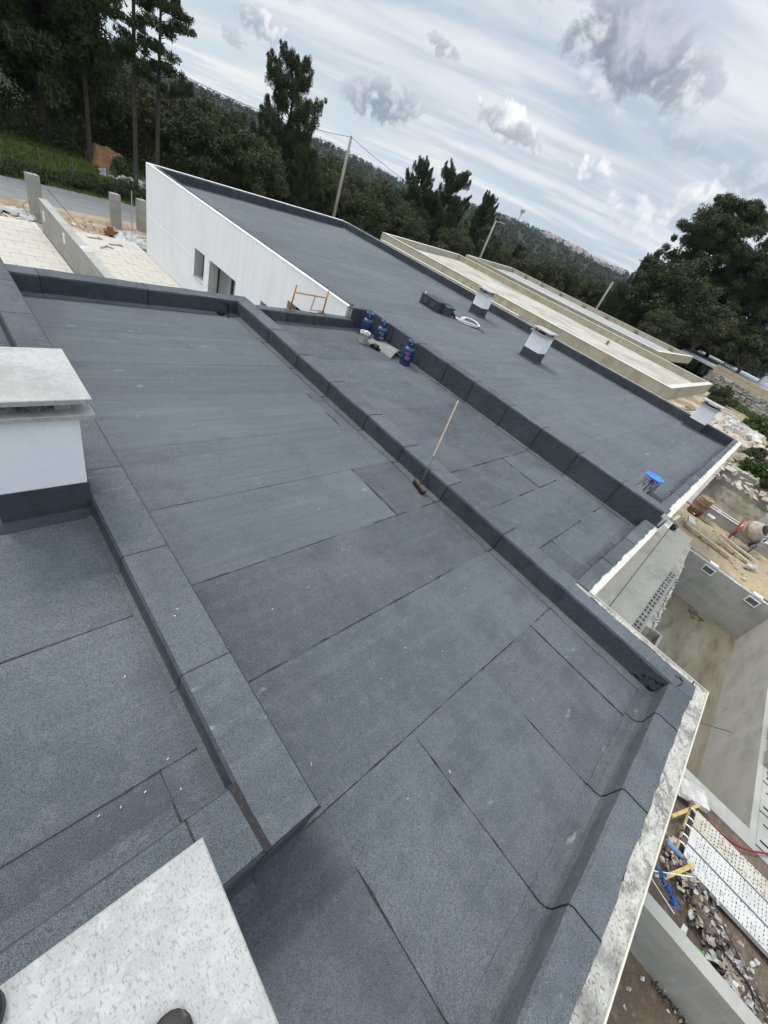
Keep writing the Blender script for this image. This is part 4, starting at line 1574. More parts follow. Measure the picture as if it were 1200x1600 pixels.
# ------------------------------------------------------------------ things on the roof
def gas_bottle(x, y, z, rot, label, print_=True):
    t = thing('gas_bottle', (0, 0, 0), label, 'gas bottle', 'blue gas bottles on the lower roof')
    s = 1.0
    r = 0.132
    b = MB()
    prof = [(0.0, 0.05), (0.10, 0.035), (r - .008, 0.05), (r, 0.075), (r, 0.305), (r - .006, 0.33), (r - .03, 0.362), (r - .065, 0.383), (0.035, 0.395), (0.0, 0.396)]
    b.lathe(prof, (0, 0, 0), 28)
    b.build('body', BLUE, t, smooth=True)
    b = MB()
    b.lathe([(0.118, 0.0), (0.122, 0.0), (0.122, 0.05), (0.112, 0.052), (0.112, 0.0), (0.118, 0.0)], (0, 0, 0), 24)
    b.build('foot_ring', BLUE, t, smooth=True)
    b = MB()   # shroud with hand openings
    n = 32
    r0, r1 = 0.078, 0.088
    for k in range(n):
        a0, a1 = 2 * math.pi * k / n, 2 * math.pi * (k + 1) / n
        openh = (k % 16) in (3, 4, 5)
        spans = [(0.375, 0.42), (0.468, 0.495)] if openh else [(0.375, 0.495)]
        for (za, zb) in spans:
            v = []
            for (rr, zz) in ((r0, za), (r0, zb), (r0 - .006, zb), (r0 - .006, za)):
                v.append((rr * math.cos(a0), rr * math.sin(a0), zz))
                v.append((rr * math.cos(a1), rr * math.sin(a1), zz))
            b.add(v, [(0, 1, 3, 2), (2, 3, 5, 4), (4, 5, 7, 6), (6, 7, 1, 0)])
    b.build('shroud', BLUE, t)
    b = MB()
    b.lathe([(0.070, 0.492), (0.082, 0.492), (0.086, 0.499), (0.082, 0.506), (0.072, 0.506), (0.068, 0.499), (0.070, 0.492)], (0, 0, 0), 28)
    b.build('rim', BLUEG, t, smooth=True)
    b = MB()
    b.tube([(0, 0, 0.39), (0, 0, 0.44)], 0.018, 10)
    b.tube([(0, 0, 0.425), (0.045, 0, 0.425)], 0.012, 8)
    b.build('valve', GALV, t)
    if print_:
        b = MB()   # round printed badge, salmon ring with a dark centre, and small text rows
        nn = 20
        an0 = rot
        R0 = r + 0.0015

        def pt(u, w_):
            a = an0 + u / r
            return (R0 * math.cos(a), R0 * math.sin(a), w_)
        vs_, fs_ = [], []
        for k in range(nn):
            a = 2 * math.pi * k / nn
            vs_.append(pt(0.033 * math.cos(a), 0.255 + 0.033 * math.sin(a)))
            vs_.append(pt(0.020 * math.cos(a), 0.255 + 0.020 * math.sin(a)))
        for k in range(nn):
            j = (k + 1) % nn
            fs_.append((2 * k, 2 * j, 2 * j + 1, 2 * k + 1))
        b.add(vs_, fs_, 0)
        for (u0, u1, wz) in [(-.085, -.045, .262), (-.05, .06, .175), (-.04, .05, .150), (-.02, .055, .128)]:
            u = u0
            while u < u1:
                du = random.uniform(.006, .012)
                b.add([pt(u, wz), pt(u + du, wz), pt(u + du, wz + .012), pt(u, wz + .012)], [(0, 1, 2, 3)], 1 if wz > .16 else 0)
                u += du + .004
        b.build('printed_badge', [PINK, PRNT], t)
    t.location = (x, y, z)
    return t


cam_az = math.atan2(-1, -1)
gas_bottle(7.02, 7.13, 0.06, R(-130), 'blue gas bottle at the back, in the corner of the lower roof', False)
gas_bottle(7.12, 6.72, 0.06, R(-120), 'blue gas bottle standing right behind the open paint tub')
gas_bottle(7.08, 5.74, 0.06, R(-140), 'blue gas bottle standing alone by the raised wall, right of the felt offcut')


def tub(x, y, z, r0, r1, h, m, lid, label, name='paint_tub'):
    t = thing(name, (0, 0, 0), label, 'bucket')
    b = MB()
    b.lathe([(0.0, 0.004), (r0, 0.0), (r0 + .003, 0.006), (r1 - .002, h * 0.86), (r1 + .006, h * 0.87), (r1 + .006, h * 0.9), (r1, h * 0.91), (r1, h), (r1 - .006, h), (r1 - .008, h * .9), (r0 - .004, 0.02), (0, 0.018)], (0, 0, 0), 32)
    b.build('body', m, t, smooth=True)
    return t


t = tub(6.62, 6.70, 0.06, 0.098, 0.112, 0.235, TUBW, None, 'open pale printed paint tub with rollers in it, in front of the gas bottles')
b = MB()
b.lathe([(0.108, 0.232), (0.116, 0.232), (0.118, 0.240), (0.106, 0.240), (0.108, 0.232)], (0, 0, 0), 28)
b.build('rim', WPLAS, t, smooth=True)
b = MB()
b.lathe([(0.0, 0.17), (0.10, 0.17)], (0, 0, 0), 24)
b.build('contents', BLACKP, t)
b = MB()
b.tube([(-.03, .03, .19), (.05, -.02, .26)], .022, 8)
b.tube([(.03, .05, .19), (-.06, .0, .25)], .012, 6)
b.build('roller', WPLAS, t, smooth=True)
b = MB()
b.obox((0.03, -.04, .225), (.09, .03, .03), (0.3, 0.4, 0.5))
b.build('brush', PINK, t)
b = MB()
b.tube([(.112 * math.cos(a), .112 * math.sin(a), .215 - .10 * math.sin((a + 2.6) / 3.14 * math.pi)) for a in np.linspace(-2.6, 0.54, 14)], .003, 5)
b.build('wire_handle', GALV, t)
t.location = (6.62, 6.70, 0.06)
for ch in t.children:
    pass

t = tub(8.72, 0.56, 0.21, 0.145, 0.155, 0.30, TUBB, None, 'black tub spattered with white drips under a bright blue lid on the raised roof')
b = MB()
b.lathe([(0.0, 0.288), (0.12, 0.288), (0.135, 0.30), (0.150, 0.312), (0.168, 0.312), (0.172, 0.300), (0.168, 0.285), (0.160, 0.285)], (0, 0, 0), 36)
b.build('lid', BLUELID, t, smooth=True)
t.location = (8.72, 0.56, 0.21)

# black glove-like rags by the tub
b = MB()
for _ in range(9):
    b.tube([(6.72 + random.uniform(-.04, .06), 6.5 + random.uniform(-.08, .08), .075), (6.76 + random.uniform(-.06, .06), 6.42 + random.uniform(-.1, .1), .14), (6.80 + random.uniform(-.05, .05), 6.36 + random.uniform(-.1, .1), .07)], [.02, .028, .012], 6)
o = b.build('black_rag', BLACKP, None, smooth=True)
tag(o, 'crumpled black rag lying between the paint tub and the felt offcut', 'rag')

# bent felt offcut leaning by the wall
b = MB()
n, k = 16, 6
vs_, fs_ = [], []
for i in range(n + 1):
    u = i / n           # along y  6.72 -> 5.95
    for j in range(k + 1):
        w_ = j / k      # across x 6.80 -> 7.28
        x = 6.80 + 0.48 * w_ + 0.03 * u
        y = 6.78 - 0.84 * u + 0.25 * w_ * (1 - u) * 0.4 + .30 * w_ * u * 0.6
        z = 0.062 + 0.10 * math.sin(w_ * math.pi * .9) * (0.5 + .6 * u) + 0.05 * w_
        vs_.append((x, y, z))
for i in range(n):
    for j in range(k):
        a = i * (k + 1) + j
        fs_.append((a, a + 1, a + k + 2, a + k + 1))
m_ = len(vs_)
vs_ += [(p[0], p[1], p[2] - 0.005) for p in vs_]
fs_ += [tuple(q + m_ for q in f[::-1]) for f in fs_]
for i in range(n):
    for j in (0, k):
        a = i * (k + 1) + j
        fs_.append((a, a + k + 1, a + k + 1 + m_, a + m_))
for j in range(k):
    for i in (0, n):
        a = i * (k + 1) + j
        fs_.append((a, a + 1, a + 1 + m_, a + m_))
OFFC = mat('felt_offcut_grey', (0.21, 0.215, 0.21), 0.9, [((4, 22, 8), 5, (0.29, 0.29, 0.28), 0.45, 0.68, 0.7), (120, 3, (0.08, 0.08, 0.085), 0.5, 0.66, 0.6)], bump=(160, .4, .003))
b.add(vs_, fs_)
o = b.build('felt_offcut', OFFC, None, smooth=True)
tag(o, 'bent grey felt offcut lying between the paint tub and the lone gas bottle', 'roofing felt')

# broom
br = thing('broom', (4.03, 2.28, 0.0), 'broom with worn wooden handle leaning over the centre parapet', 'broom')
P0 = Vector((4.03, 2.28, .07))
P1 = Vector((4.605, 2.662, 1.06))
ax = (P1 - P0).normalized()
b = MB()
b.tube([P0 + ax * .40, P0 + ax * .42, P1 - ax * .05, P1], [.010, .0115, .0115, .008], 10)
b.build('handle', HANDLE, br, smooth=True)
b = MB()
b.tube([P0 - ax * .01, P0 + ax * .43], [.013, .011], 10)
b.build('socket', STEELD, br, smooth=True)
b = MB()
hx = Vector((0.25, 0.97, 0)).normalized()
b.obox(tuple(P0 + Vector((-.005, 0, -.005))), (.25, .05, .028), (0, R(0), math.atan2(hx.y, hx.x)))
b.build('head', mat('dark_brush_block', (0.10, 0.075, 0.055), 0.9), br)
b = MB()
for i in range(30):
    for j in range(7):
        p = P0 + hx * ((i / 29 - .5) * .23) + Vector((-.97, .25, 0)) * ((j / 6 - .5) * .05) + Vector((-.005, 0, -.018))
        q = p + Vector((random.uniform(-.02, .012), random.uniform(-.01, .01), -.048))
        b.tube([p, q], [.0035, .0025], 4, caps=False)
b.build('bristles', BRISTLE, br)

# scaffold frame standing on the far end parapet
sf = thing('scaffold', (5.7, 7.6, 0.25), 'small orange scaffold frame standing on the far end parapet', 'scaffold')
A0, A1 = Vector((5.22, 7.56, .27)), Vector((5.27, 7.56, .74))
B0, B1 = Vector((6.10, 7.62, .27)), Vector((6.12, 7.62, .72))
for a, c in ((A0, A1), (B0, B1)):
    b = MB()
    b.tube([a, c], .017, 8)
    b.tube([c - (c - a) * .12, c + (c - a) * .04], .011, 8)
    b.build('upright', ORNG, sf, smooth=True)
    b = MB()
    b.obox((a.x, a.y, .262), (.16, .12, .012), (0, 0, .2))
    b.tube([(a.x, a.y, .265), (a.x, a.y, .30)], .021, 8)
    b.build('base_plate', STEELD, sf)
b = MB()
b.tube([A0.lerp(A1, .73), B0.lerp(B1, .70)], .0135, 8)
b.build('top_rail', ORNG, sf)
b = MB()
b.tube([A0.lerp(B0, .60) + Vector((0, 0, .035)), B0 + Vector((0, 0, .035))], .011, 8)
b.build('bottom_rail', ORNG, sf)
b = MB()
b.tube([A0.lerp(B0, .60) + Vector((0, 0, .03)), A0.lerp(A1, .73).lerp(B0.lerp(B1, .70), .63)], .011, 8)
b.build('brace', ORNG, sf)
for a, c in ((A0, A1), (B0, B1)):
    b = MB()
    b.tube([a.lerp(c, .5), a.lerp(c, .5) + Vector((.035, -.01, 0))], .007, 6)
    b.build('pin', GALV, sf)

# conduit loops from the service box
cd = thing('conduit_bundle', (12.6, 8.9, 0.2), 'white and dark red corrugated conduits looped out of the black service box', 'conduit')


def spline(pts, n=8):
    pts = [Vector(p) for p in pts]
    res = []
    P = [pts[0]] + pts + [pts[-1]]
    for i in range(1, len(P) - 2):
        for k in range(n):
            t = k / n
            a, b_, c_, d_ = P[i - 1], P[i], P[i + 1], P[i + 2]
            res.append(0.5 * ((2 * b_) + (c_ - a) * t + (2 * a - 5 * b_ + 4 * c_ - d_) * t * t + (3 * b_ - a - 3 * c_ + d_) * t ** 3))
    res.append(P[-2])
    return res


b = MB()
b.tube(spline([(12.5, 9.1, .42), (12.62, 8.98, .30), (12.68, 8.88, .24)]), .05, 10)
b.build('black_sleeve', BLACKP, cd, smooth=True)
for i, dz_ in enumerate((0, .05)):
    b = MB()
    b.tube(spline([(12.66, 8.9, .26), (12.62, 8.55, .235 + dz_), (12.95, 8.28, .235 + dz_), (13.45, 8.35, .24), (13.75, 8.75, .25), (13.6, 9.05, .25), (13.1, 8.95 - .1 * i, .25), (12.85, 8.65, .24 + dz_)], 10), .024, 8)
    b.build('white_conduit', WPLAS, cd, smooth=True)
b = MB()
b.tube(spline([(12.68, 8.9, .28), (12.82, 8.75, .26), (12.95, 8.6, .26), (13.1, 8.5, .25)]), .02, 8)
b.build('red_conduit', HOSER, cd, smooth=True)
b = MB()
b.tube(spline([(12.7, 8.9, .25), (12.8, 8.4, .225), (13.1, 8.0, .225), (13.0, 7.8, .225)]), .012, 6)
b.build('black_cable', BLACKP, cd, smooth=True)


# shoes of the photographer
def shoe(cx, cy, ang, label):
    t = thing('shoe', (0, 0, 0), label, 'shoe', 'shoes standing on the near stone cap')
    # stations along the foot: (s, half width, height)
    st = [(-.20, .028, .06), (-.185, .036, .085), (-.12, .038, .10), (-.05, .040, .085), (.0, .046, .062), (.04, .048, .052), (.07, .043, .045), (.09, .033, .038), (.103, .018, .028), (.108, .004, .020)]
    n = 16
    vs_, fs_ = [], []
    for (s_, hw, hh) in st:
        for k in range(n):
            a = 2 * math.pi * k / n
            ca, sa = math.cos(a), math.sin(a)
            y_ = hw * (abs(ca) ** .8) * (1 if ca > 0 else -1)
            z_ = .022 + (hh - .022) * (sa if sa > 0 else 0) ** .75 if sa > 0 else .022 - .006 * abs(sa)
            vs_.append((s_, y_, z_))
    for i in range(len(st) - 1):
        for k in range(n):
            j = (k + 1) % n
            fs_.append((i * n + k, i * n + j, (i + 1) * n + j, (i + 1) * n + k))
    fs_.append(tuple(range(n)))
    fs_.append(tuple(range(len(st) * n - 1, (len(st) - 1) * n - 1, -1)))
    b = MB().add(vs_, fs_)
    b.build('upper', SHOE, t, smooth=True)
    b = MB()
    out_ = [(s_, hw + .004) for (s_, hw, _) in st] + [(s_, -hw - .004) for (s_, hw, _) in reversed(st)]
    b.prism(out_, 0.0, .021)
    b.build('sole', BLACKP, t)
    b = MB()
    b.lathe([(.0, .13), (.030, .13), (.038, .09), (.036, .07)], (-.13, 0, 0), 14)
    b.build('collar', SHOEF, t, smooth=True)
    for q in range(4):
        b = MB()
        b.tube([(-.03 - q * .018, -.022, .079 + q * .006), (-.025 - q * .018, 0, .090 + q * .006), (-.03 - q * .018, .022, .079 + q * .006)], .003, 5)
        b.build('lace', BLACKP, t)
    t.location = (cx, cy, NZ + .1425)
    t.rotation_euler = (0, 0, ang)
    return t


shoe(-.040, -.099, R(40), 'tip of a dark scuffed shoe at the bottom edge of the picture, the right one')
shoe(-.310, .180, R(40), 'side of a dark scuffed shoe in the bottom left corner, near the cap edge')

# ------------------------------------------------------------------ yard beside the pool
nw = MB()
nw.box(3.86, 4.02, -9.5, -1.38, -2.8, -1.82)
o = nw.build('garden_wall', POOLW)
tag(o, 'smooth grey garden wall running away from the house at the bottom right', 'wall')

# soil beds close by
b = MB()
n = 46
vs_, fs_ = [], []
for i in range(n + 1):
    for j in range(n + 1):
        x = 1.2 + (6.6 - 1.2) * i / n
        y = -9 + (9 - 1.40) * j / n
        z = -2.50 + mnoise.noise(Vector((x * 2.2, y * 2.2, 1))) * .05 + mnoise.noise(Vector((x * 7, y * 7, 4))) * .02
        vs_.append((x, y, z))
for i in range(n):
    for j in range(n):
        a = i * (n + 1) + j
        fs_.append((a, a + n + 1, a + n + 2, a + 1))
o = b.add(vs_, fs_).build('soil', SOIL2, smooth=True)
tag(o, kind='structure')
b = MB()
n = 40
vs_, fs_ = [], []
for i in range(n + 1):
    for j in range(n + 1):
        x = 15.5 + 3.75 * i / n
        y = -6 + 5.8 * j / n
        z = -2.50 + mnoise.noise(Vector((x * 1.3, y * 1.3, 1))) * .07 + mnoise.noise(Vector((x * 5, y * 5, 4))) * .025 + .16 * math.exp(-((x - 16.3) ** 2 + (y + 4.0) ** 2) / .7)
        vs_.append((x, y, z))
for i in range(n):
    for j in range(n):
        a = i * (n + 1) + j
        fs_.append((a, a + n + 1, a + n + 2, a + 1))
o = b.add(vs_, fs_).build('sand', SAND, smooth=True)
tag(o, kind='structure')


def chunks(name, n, fpos, size, m, seed, flat=0.6):
    rr = random.Random(seed)
    mb = MB()
    for _ in range(n):
        x, y, z = fpos(rr)
        s = rr.uniform(*size)
        mb.obox((x, y, z + s * .15), (s * rr.uniform(.7, 1.5), s * rr.uniform(.5, 1.0), s * rr.uniform(.25, flat)), [rr.uniform(-.5, .5), rr.uniform(-.5, .5), rr.uniform(0, 3.1)], rr.randrange(len(m)) if isinstance(m, list) else 0, jit=s * .16)
    o = mb.build(name, m, auto=False)
    return tag(o, kind='stuff')


tag(chunks('pebbles', 160, lambda r: (r.uniform(2.6, 6.4), r.uniform(-4.6, -1.5), -2.49), (.02, .06), RUBW, 3), 'small white stones scattered on the dark soil', 'stones')
tag(chunks('rubble', 520, lambda r: (lambda t: (33 + 14 * t, 2.6 - 2.6 * t + r.gauss(0, 1.4), -2.55 + .25 * math.exp(-((t - .5) ** 2) * 6)))(r.random()), (.18, .75), RUB, 4), 'heaps of broken pale rubble behind the corner chimney', 'rubble')
tag(chunks('rubble', 150, lambda r: (40 + r.gauss(3, 1.6), 1.1 + r.gauss(0, .7), -2.4), (.25, .9), RUBW, 5), 'white broken slabs in front of the grass strip', 'rubble')
tag(chunks('rubble', 300, lambda r: (r.uniform(26, 40), r.uniform(-6, 1.0), -2.55), (.08, .4), RUB, 6), 'loose stones and scraps on the pale bare ground', 'rubble')
tag(chunks('rubble', 70, lambda r: (r.uniform(15.6, 19), r.uniform(-5, -.3), -2.46), (.03, .09), RUB, 8), 'chips of mortar on the yellow sand', 'rubble')
tag(chunks('scrap_heap', 620, lambda r: (lambda t: (5.35 - 1.0 * t + r.gauss(0, .13), -2.85 - 1.5 * t + r.gauss(0, .12), -2.47 + r.uniform(0, .12)))(r.random()), (.015, .075), [DEBR, DEBR, DEBR, CARD, CARD, STEELD, TIMB, RUBW], 9, .35), 'heap of dark scraps between the garden wall and the white planks', 'scrap')
# crumpled torn sheets on the heap
rr = random.Random(5)
b = MB()
for q in range(60):
    t = rr.random()
    cx, cy = 5.3 - .95 * t + rr.gauss(0, .10), -2.95 - 1.25 * t + rr.gauss(0, .10)
    a = rr.uniform(0, 3.1)
    L_, W_ = rr.uniform(.06, .24), rr.uniform(.02, .07)
    k = 4
    vs_ = []
    for i in range(k + 1):
        for j in (-1, 0, 1):
            u, w_ = (i / k - .5) * L_, j * W_ / 2
            vs_.append((cx + u * math.cos(a) - w_ * math.sin(a), cy + u * math.sin(a) + w_ * math.cos(a), -2.36 + rr.uniform(-.03, .04)))
    fs_ = []
    for i in range(k):
        for j in range(2):
            p_ = i * 3 + j
            fs_.append((p_, p_ + 1, p_ + 4, p_ + 3))
    b.add(vs_, fs_, rr.choice([0, 1, 2, 3]))
o = b.build('torn_sheets', [CARD, PLAST, DEBR, TIMB])
tag(o, 'torn grey and clear sheets lying crumpled on the scrap heap', 'scrap', kind='stuff')


# perforated platforms
def platform(xc, y_s, w, L_, m, label, seed, holes):
    rr = random.Random(seed)
    t = thing('scaffold_plank', (xc, y_s, -2.4), label, 'scaffold plank')
    z = -2.36
    b = MB()
    sk = 0.02
    b.box(xc - w / 2, xc + w / 2, y_s - L_, y_s, z - .012, z)
    b.box(xc - w / 2, xc - w / 2 + .012, y_s - L_, y_s, z - .06, z - .0121)
    b.box(xc + w / 2 - .012, xc + w / 2, y_s - L_, y_s, z - .06, z - .0121)
    b.build('deck', m, t)
    b = MB()
    y = y_s - .10
    row = 0
    while y > y_s - L_:
        nn = 5
        for i in range(nn):
            if rr.random() < .12:
                continue
            x = xc - w / 2 + w * (i + .5 + (.25 if row % 2 else -.05)) / nn
            if holes == 'slot':
                b.obox((x + rr.uniform(-.004, .004), y, z + .0012), (.030 * rr.uniform(.5, 1.1), .007 * rr.uniform(.5, 1.2), .003), (0, 0, rr.uniform(-.15, .15)))
            else:
                b.obox((x, y, z + .0012), (.020, .012, .003), (0, 0, rr.uniform(-.6, .6)))
        y -= .048
        row += 1
    b.build('perforations', HOLE, t)['kind'] = 'stuff'
    for i in (-1, 1):
        hk = MB()
        x = xc + i * w * .30
        hk.tube([(x, y_s - .02, z - .01), (x, y_s + .04, z + .012), (x, y_s + .08, z + .005), (x, y_s + .09, z - .03)], .011, 6)
        hk.build('hook', WPLAS, t, smooth=True)
    return t


platform(6.07, -3.06, .30, 2.6, WPLANKD, 'dirty white perforated scaffold plank, the one nearest the pool', 1, 'dot')
platform(5.745, -3.05, .29, 2.6, WPLANK, 'white perforated scaffold plank, the middle one of three', 2, 'slot')
platform(5.42, -3.04, .29, 2.6, WPLANK, 'white perforated scaffold plank, the one beside the scrap heap', 3, 'slot')
b = MB()
b.tube([(6.30, -2.98, -2.37), (5.22, -2.95, -2.38)], .02, 8)
o = b.build('rusty_tube', RUST, smooth=True)
tag(o, 'rusty steel tube carrying the hooks of the white planks', 'tube')


def single(name, mb, m, label, cat, smooth=False, group=None):
    o = mb.build(name, m, smooth=smooth)
    return tag(o, label, cat, group)


single('timber_board', MB().obox((5.05, -3.0, -2.30), (.62, .045, .022), (0, 0, R(-27))), TIMY, 'short yellow formwork board lying on the scrap by the parapet edge', 'board')
single('timber_board', MB().obox((6.15, -2.98, -2.38), (.85, .04, .03), (0, 0, R(-25)), jit=.004), TIMY, 'thin yellowish batten above the head of the white planks', 'batten')
single('concrete_slab', MB().obox((6.45, -2.95, -2.38), (.30, .42, .08), (0, 0, R(22)), jit=.02), RUBW, 'broken white slab lying beside the pool edge beam', 'slab')
b = MB()
b.tube(spline([(6.3, -3.3, -2.42), (6.32, -3.55, -2.42), (6.45, -3.8, -2.42), (6.75, -4.1, -2.42), (7.0, -4.4, -2.42)]), .014, 8)
single('hose', b, HOSER, 'dark red hose curving over the soil past the planks', 'hose', True)
b = MB()
b.tube(spline([(4.75, -3.55, -2.36), (4.65, -3.9, -2.3), (4.5, -4.1, -2.4), (4.4, -4.5, -2.4)]), .012, 6)
b.tube(spline([(5.0, -3.6, -2.33), (4.8, -3.9, -2.35), (4.62, -4.2, -2.4)]), .008, 6)
single('black_cable', b, BLACKP, 'black cable running off the scrap heap towards the bottom right', 'cable', True)
b = MB()
rr = random.Random(6)
for q in range(16):
    t = q / 15
    c_ = (4.80 - .16 * t + rr.uniform(-.02, .02), -2.80 - .24 * t + rr.uniform(-.02, .02), -2.31 + rr.uniform(-.02, .02))
    b.obox(c_, (rr.uniform(.05, .09), rr.uniform(.025, .05), rr.uniform(.01, .025)), (rr.uniform(-.8, .8), rr.uniform(-.8, .8), rr.uniform(0, 3)), jit=.012)
single('blue_glove', b, BLUEB, 'bright blue crumpled work glove on the scrap heap', 'glove')
b = MB()
b.lathe([(0, 0), (.035, 0), (.037, .02), (.037, .17), (.02, .21), (.016, .24), (0, .24)], (5.27, -2.80, -2.32), 14, rot=Matrix.Rotation(R(96), 3, 'X') @ Matrix.Rotation(R(8), 3, 'Y'))
single('bottle', b, BLUEG, 'grey blue plastic bottle lying above the scrap heap', 'bottle', True)
b = MB()
b.obox((4.46, -3.40, -2.36), (.06, .17, .02), (0.2, .3, .4), jit=.012)
b.obox((4.43, -3.46, -2.35), (.04, .14, .02), (0.5, -.3, .2), jit=.012)
single('green_packet', b, GREEN, 'bright green torn packet by the foot of the garden wall', 'packet')
b = MB()
b.tube([(4.62, -2.73, -2.3), (4.5, -3.05, -2.28)], .006, 6)
b.tube([(4.62, -2.62, -2.34), (5.1, -3.12, -2.25)], .007, 6)
single('white_rods', b, WPLAS, 'two thin white rods across the scrap heap', 'rod')
b = MB()
rr = random.Random(8)
for i in range(26):
    t = i / 26
    x, y = 3.80 - .02 * t, -3.1 - .55 * t
    b.tube([(x + rr.uniform(-.04, .02), y, -2.46), (x + rr.uniform(-.04, .03), y + rr.uniform(-.05, .05), -2.42), (x + rr.uniform(-.04, .02), y - .04, -2.46)], .005, 5)
single('black_netting', b, BLACKP, 'strip of tangled black netting along the foot of the garden wall', 'netting', True)
# grey stacked blocks on the coping
for k, (x, y, z) in enumerate([(8.75, -4.03, -2.40), (9.15, -4.06, -2.40), (9.55, -4.04, -2.40), (8.8, -4.24, -2.40), (9.25, -4.26, -2.40)]):
    b = MB()
    t_ = .03
    l, w, h = .38, .19, .18
    b.box(x - l / 2, x + l / 2, y - w / 2, y - w / 2 + t_, z - h / 2, z + h / 2)
    b.box(x - l / 2, x + l / 2, y + w / 2 - t_, y + w / 2, z - h / 2, z + h / 2)
    for q in (-.5, -.17, .17, .5):
        xm = x + q * (l - t_)
        b.box(xm - t_ / 2, xm + t_ / 2, y - w / 2 + t_, y + w / 2 - t_, z - h / 2 + .001, z + h / 2 - .001)
    if k < 3:
        b.box(x - l / 2 + .001, x + l / 2 - .001, y - w / 2 + .001, y + w / 2 - .001, z + h / 2 - .025, z + h / 2 - .002)
    lab = ['grey concrete block on the pool coping, nearest the blue cap', 'middle grey concrete block on the pool coping', 'grey concrete block on the pool coping, farthest up the pool',
           'hollow grey block at the right edge beside the near coping block', 'hollow grey block at the right edge beside the middle coping block'][k]
    single('concrete_block', b, CONC, lab, 'block', group='grey blocks stacked on the pool coping')
b = MB()
b.obox((8.38, -4.06, -2.48), (.22, .07, .02), (0, 0, .3), jit=.01)
single('plastic_piece', b, BLUEB, 'small blue plastic piece lying on the pool coping', 'plastic piece')
b = MB()
b.tube([(7.55, -2.15, -2.47), (9.35, -3.62, -2.9)], .009, 6)
single('steel_bar', b, STEELD, 'thin dark steel bar reaching across the pool', 'bar')
# coil and string on the terrace
b = MB()
rr = random.Random(3)
for i in range(11):
    r_ = .12 + rr.uniform(-.04, .05)
    c_ = (15.35 + rr.uniform(-.05, .05), -.40 + rr.uniform(-.03, .03), -2.27 + i * .008)
    b.tube([(c_[0] + r_ * 1.15 * math.cos(a), c_[1] + r_ * .8 * math.sin(a), c_[2] + .012 * math.sin(3 * a + i)) for a in np.linspace(0, 2 * math.pi, 18)], .014, 5)
single('cable_coil', b, BLACKP, 'small coil of black cable on the end of the terrace slab', 'cable coil', True)
b = MB()
b.tube([(15.1, -.38, -2.292), (8.2, -.54, -2.292)], .006, 5)
single('string_line', b, BLACKP, 'dark string line stretched along the terrace slab', 'string')
# boards by the sand
for k, (x, y, l, w, a, lab) in enumerate([(16.75, -1.45, 1.6, .16, -96, 'long pale plank on the sand beside the terrace end'),
                                           (17.95, -2.3, 1.2, .14, -100, 'dark wet plank in front of the concrete mixer'),
                                           (17.4, -2.25, 1.1, .16, -104, 'greyish plank on the sand nearer than the mixer')]):
    b = MB()
    b.obox((x, y, -2.38), (l, w, .05), (0, R(1.5), R(a)))
    single('plank', b, TIMB, lab, 'plank', group='planks on the sand')
b = MB()
b.obox((17.15, -.72, -2.3), (.5, .22, .10), (0, 0, .2), jit=.03)
single('white_offcut', b, BEIGET, 'white block offcut at the end of the terrace', 'block')
b = MB()
for q in range(3):
    b.obox((16.75 + q * .16, -2.75 - .09 * q, -2.36), (.18, .15, .12), (q * .3, .2, q), jit=.03)
single('stone_lumps', b, RUBW, 'white lumps of mortar on the sand below the mixer', 'stones')


# barrel
t = thing('barrel', (18.9, -.62, -2.5), 'rusty oil barrel with yellowish band by the corner of the house', 'barrel')
b = MB()
pr = [(0.0, .02), (.24, .02), (.25, .0), (.25, .22), (.262, .235), (.25, .25), (.25, .45), (.262, .465), (.25, .48), (.25, .70), (.256, .712), (.25, .72), (.24, .70), (0, .69)]
b.lathe(pr, (18.9, -.62, -2.5), 28)
b.build('body', RUST, t, smooth=True)
b = MB()
b.tube([(18.98, -.7, -1.81), (18.98, -.7, -1.79)], .03, 10)
b.build('bung', STEELD, t)
t = thing('bucket', (18.75, -1.08, -2.5), 'small white bucket standing beside the rusty barrel', 'bucket')
b = MB()
b.lathe([(0, .01), (.11, 0), (.14, .25), (.15, .25), (.15, .27), (.13, .27), (.105, .02), (0, .02)], (18.75, -1.12, -2.48), 20)
b.build('body', WPLAS, t, smooth=True)
b = MB()
b.tube([(18.75 + .15 * math.cos(a), -1.12 + .15 * math.sin(a), -2.22 + .05 * abs(math.sin(a))) for a in np.linspace(0, math.pi, 10)], .006, 5)
b.build('handle', GALV, t)

# concrete mixer
mxr = thing('concrete_mixer', (18.9, -3.0, -2.5), 'cement caked concrete mixer with a red frame at the right edge', 'concrete mixer')
cc_ = Vector((18.62, -2.34, -1.82))
rot = Matrix.Rotation(R(38), 3, 'X') @ Matrix.Rotation(R(-25), 3, 'Y')
b = MB()
b.lathe([(0.0, -.30), (.20, -.30), (.34, -.16), (.36, -.05), (.36, .05), (.33, .15), (.22, .34), (.20, .36), (.19, .34), (.30, .12), (.33, 0), (.30, -.14), (0, -.26)], tuple(cc_), 28, rot=rot)
b.build('drum', DRUM, mxr, smooth=True)
b = MB()
b.lathe([(.363, -.03), (.385, -.03), (.385, .03), (.363, .03)], tuple(cc_), 28, rot=rot)
b.build('gear_ring', RUST, mxr)
for q in range(3):
    b = MB()
    a = q * 2.1
    b.obox(tuple(cc_ + rot @ Vector((.24 * math.cos(a), .24 * math.sin(a), .05))), (.10, .02, .2), (R(38), R(-25), a))
    b.build('blade', DRUM, mxr)
b = MB()
b.tube([(18.34, -1.97, -2.45), (18.3, -1.92, -1.95), (18.25, -1.80, -1.50)], .022, 8)
b.tube([(18.3, -1.92, -1.98), (18.5, -2.0, -1.85)], .03, 8)
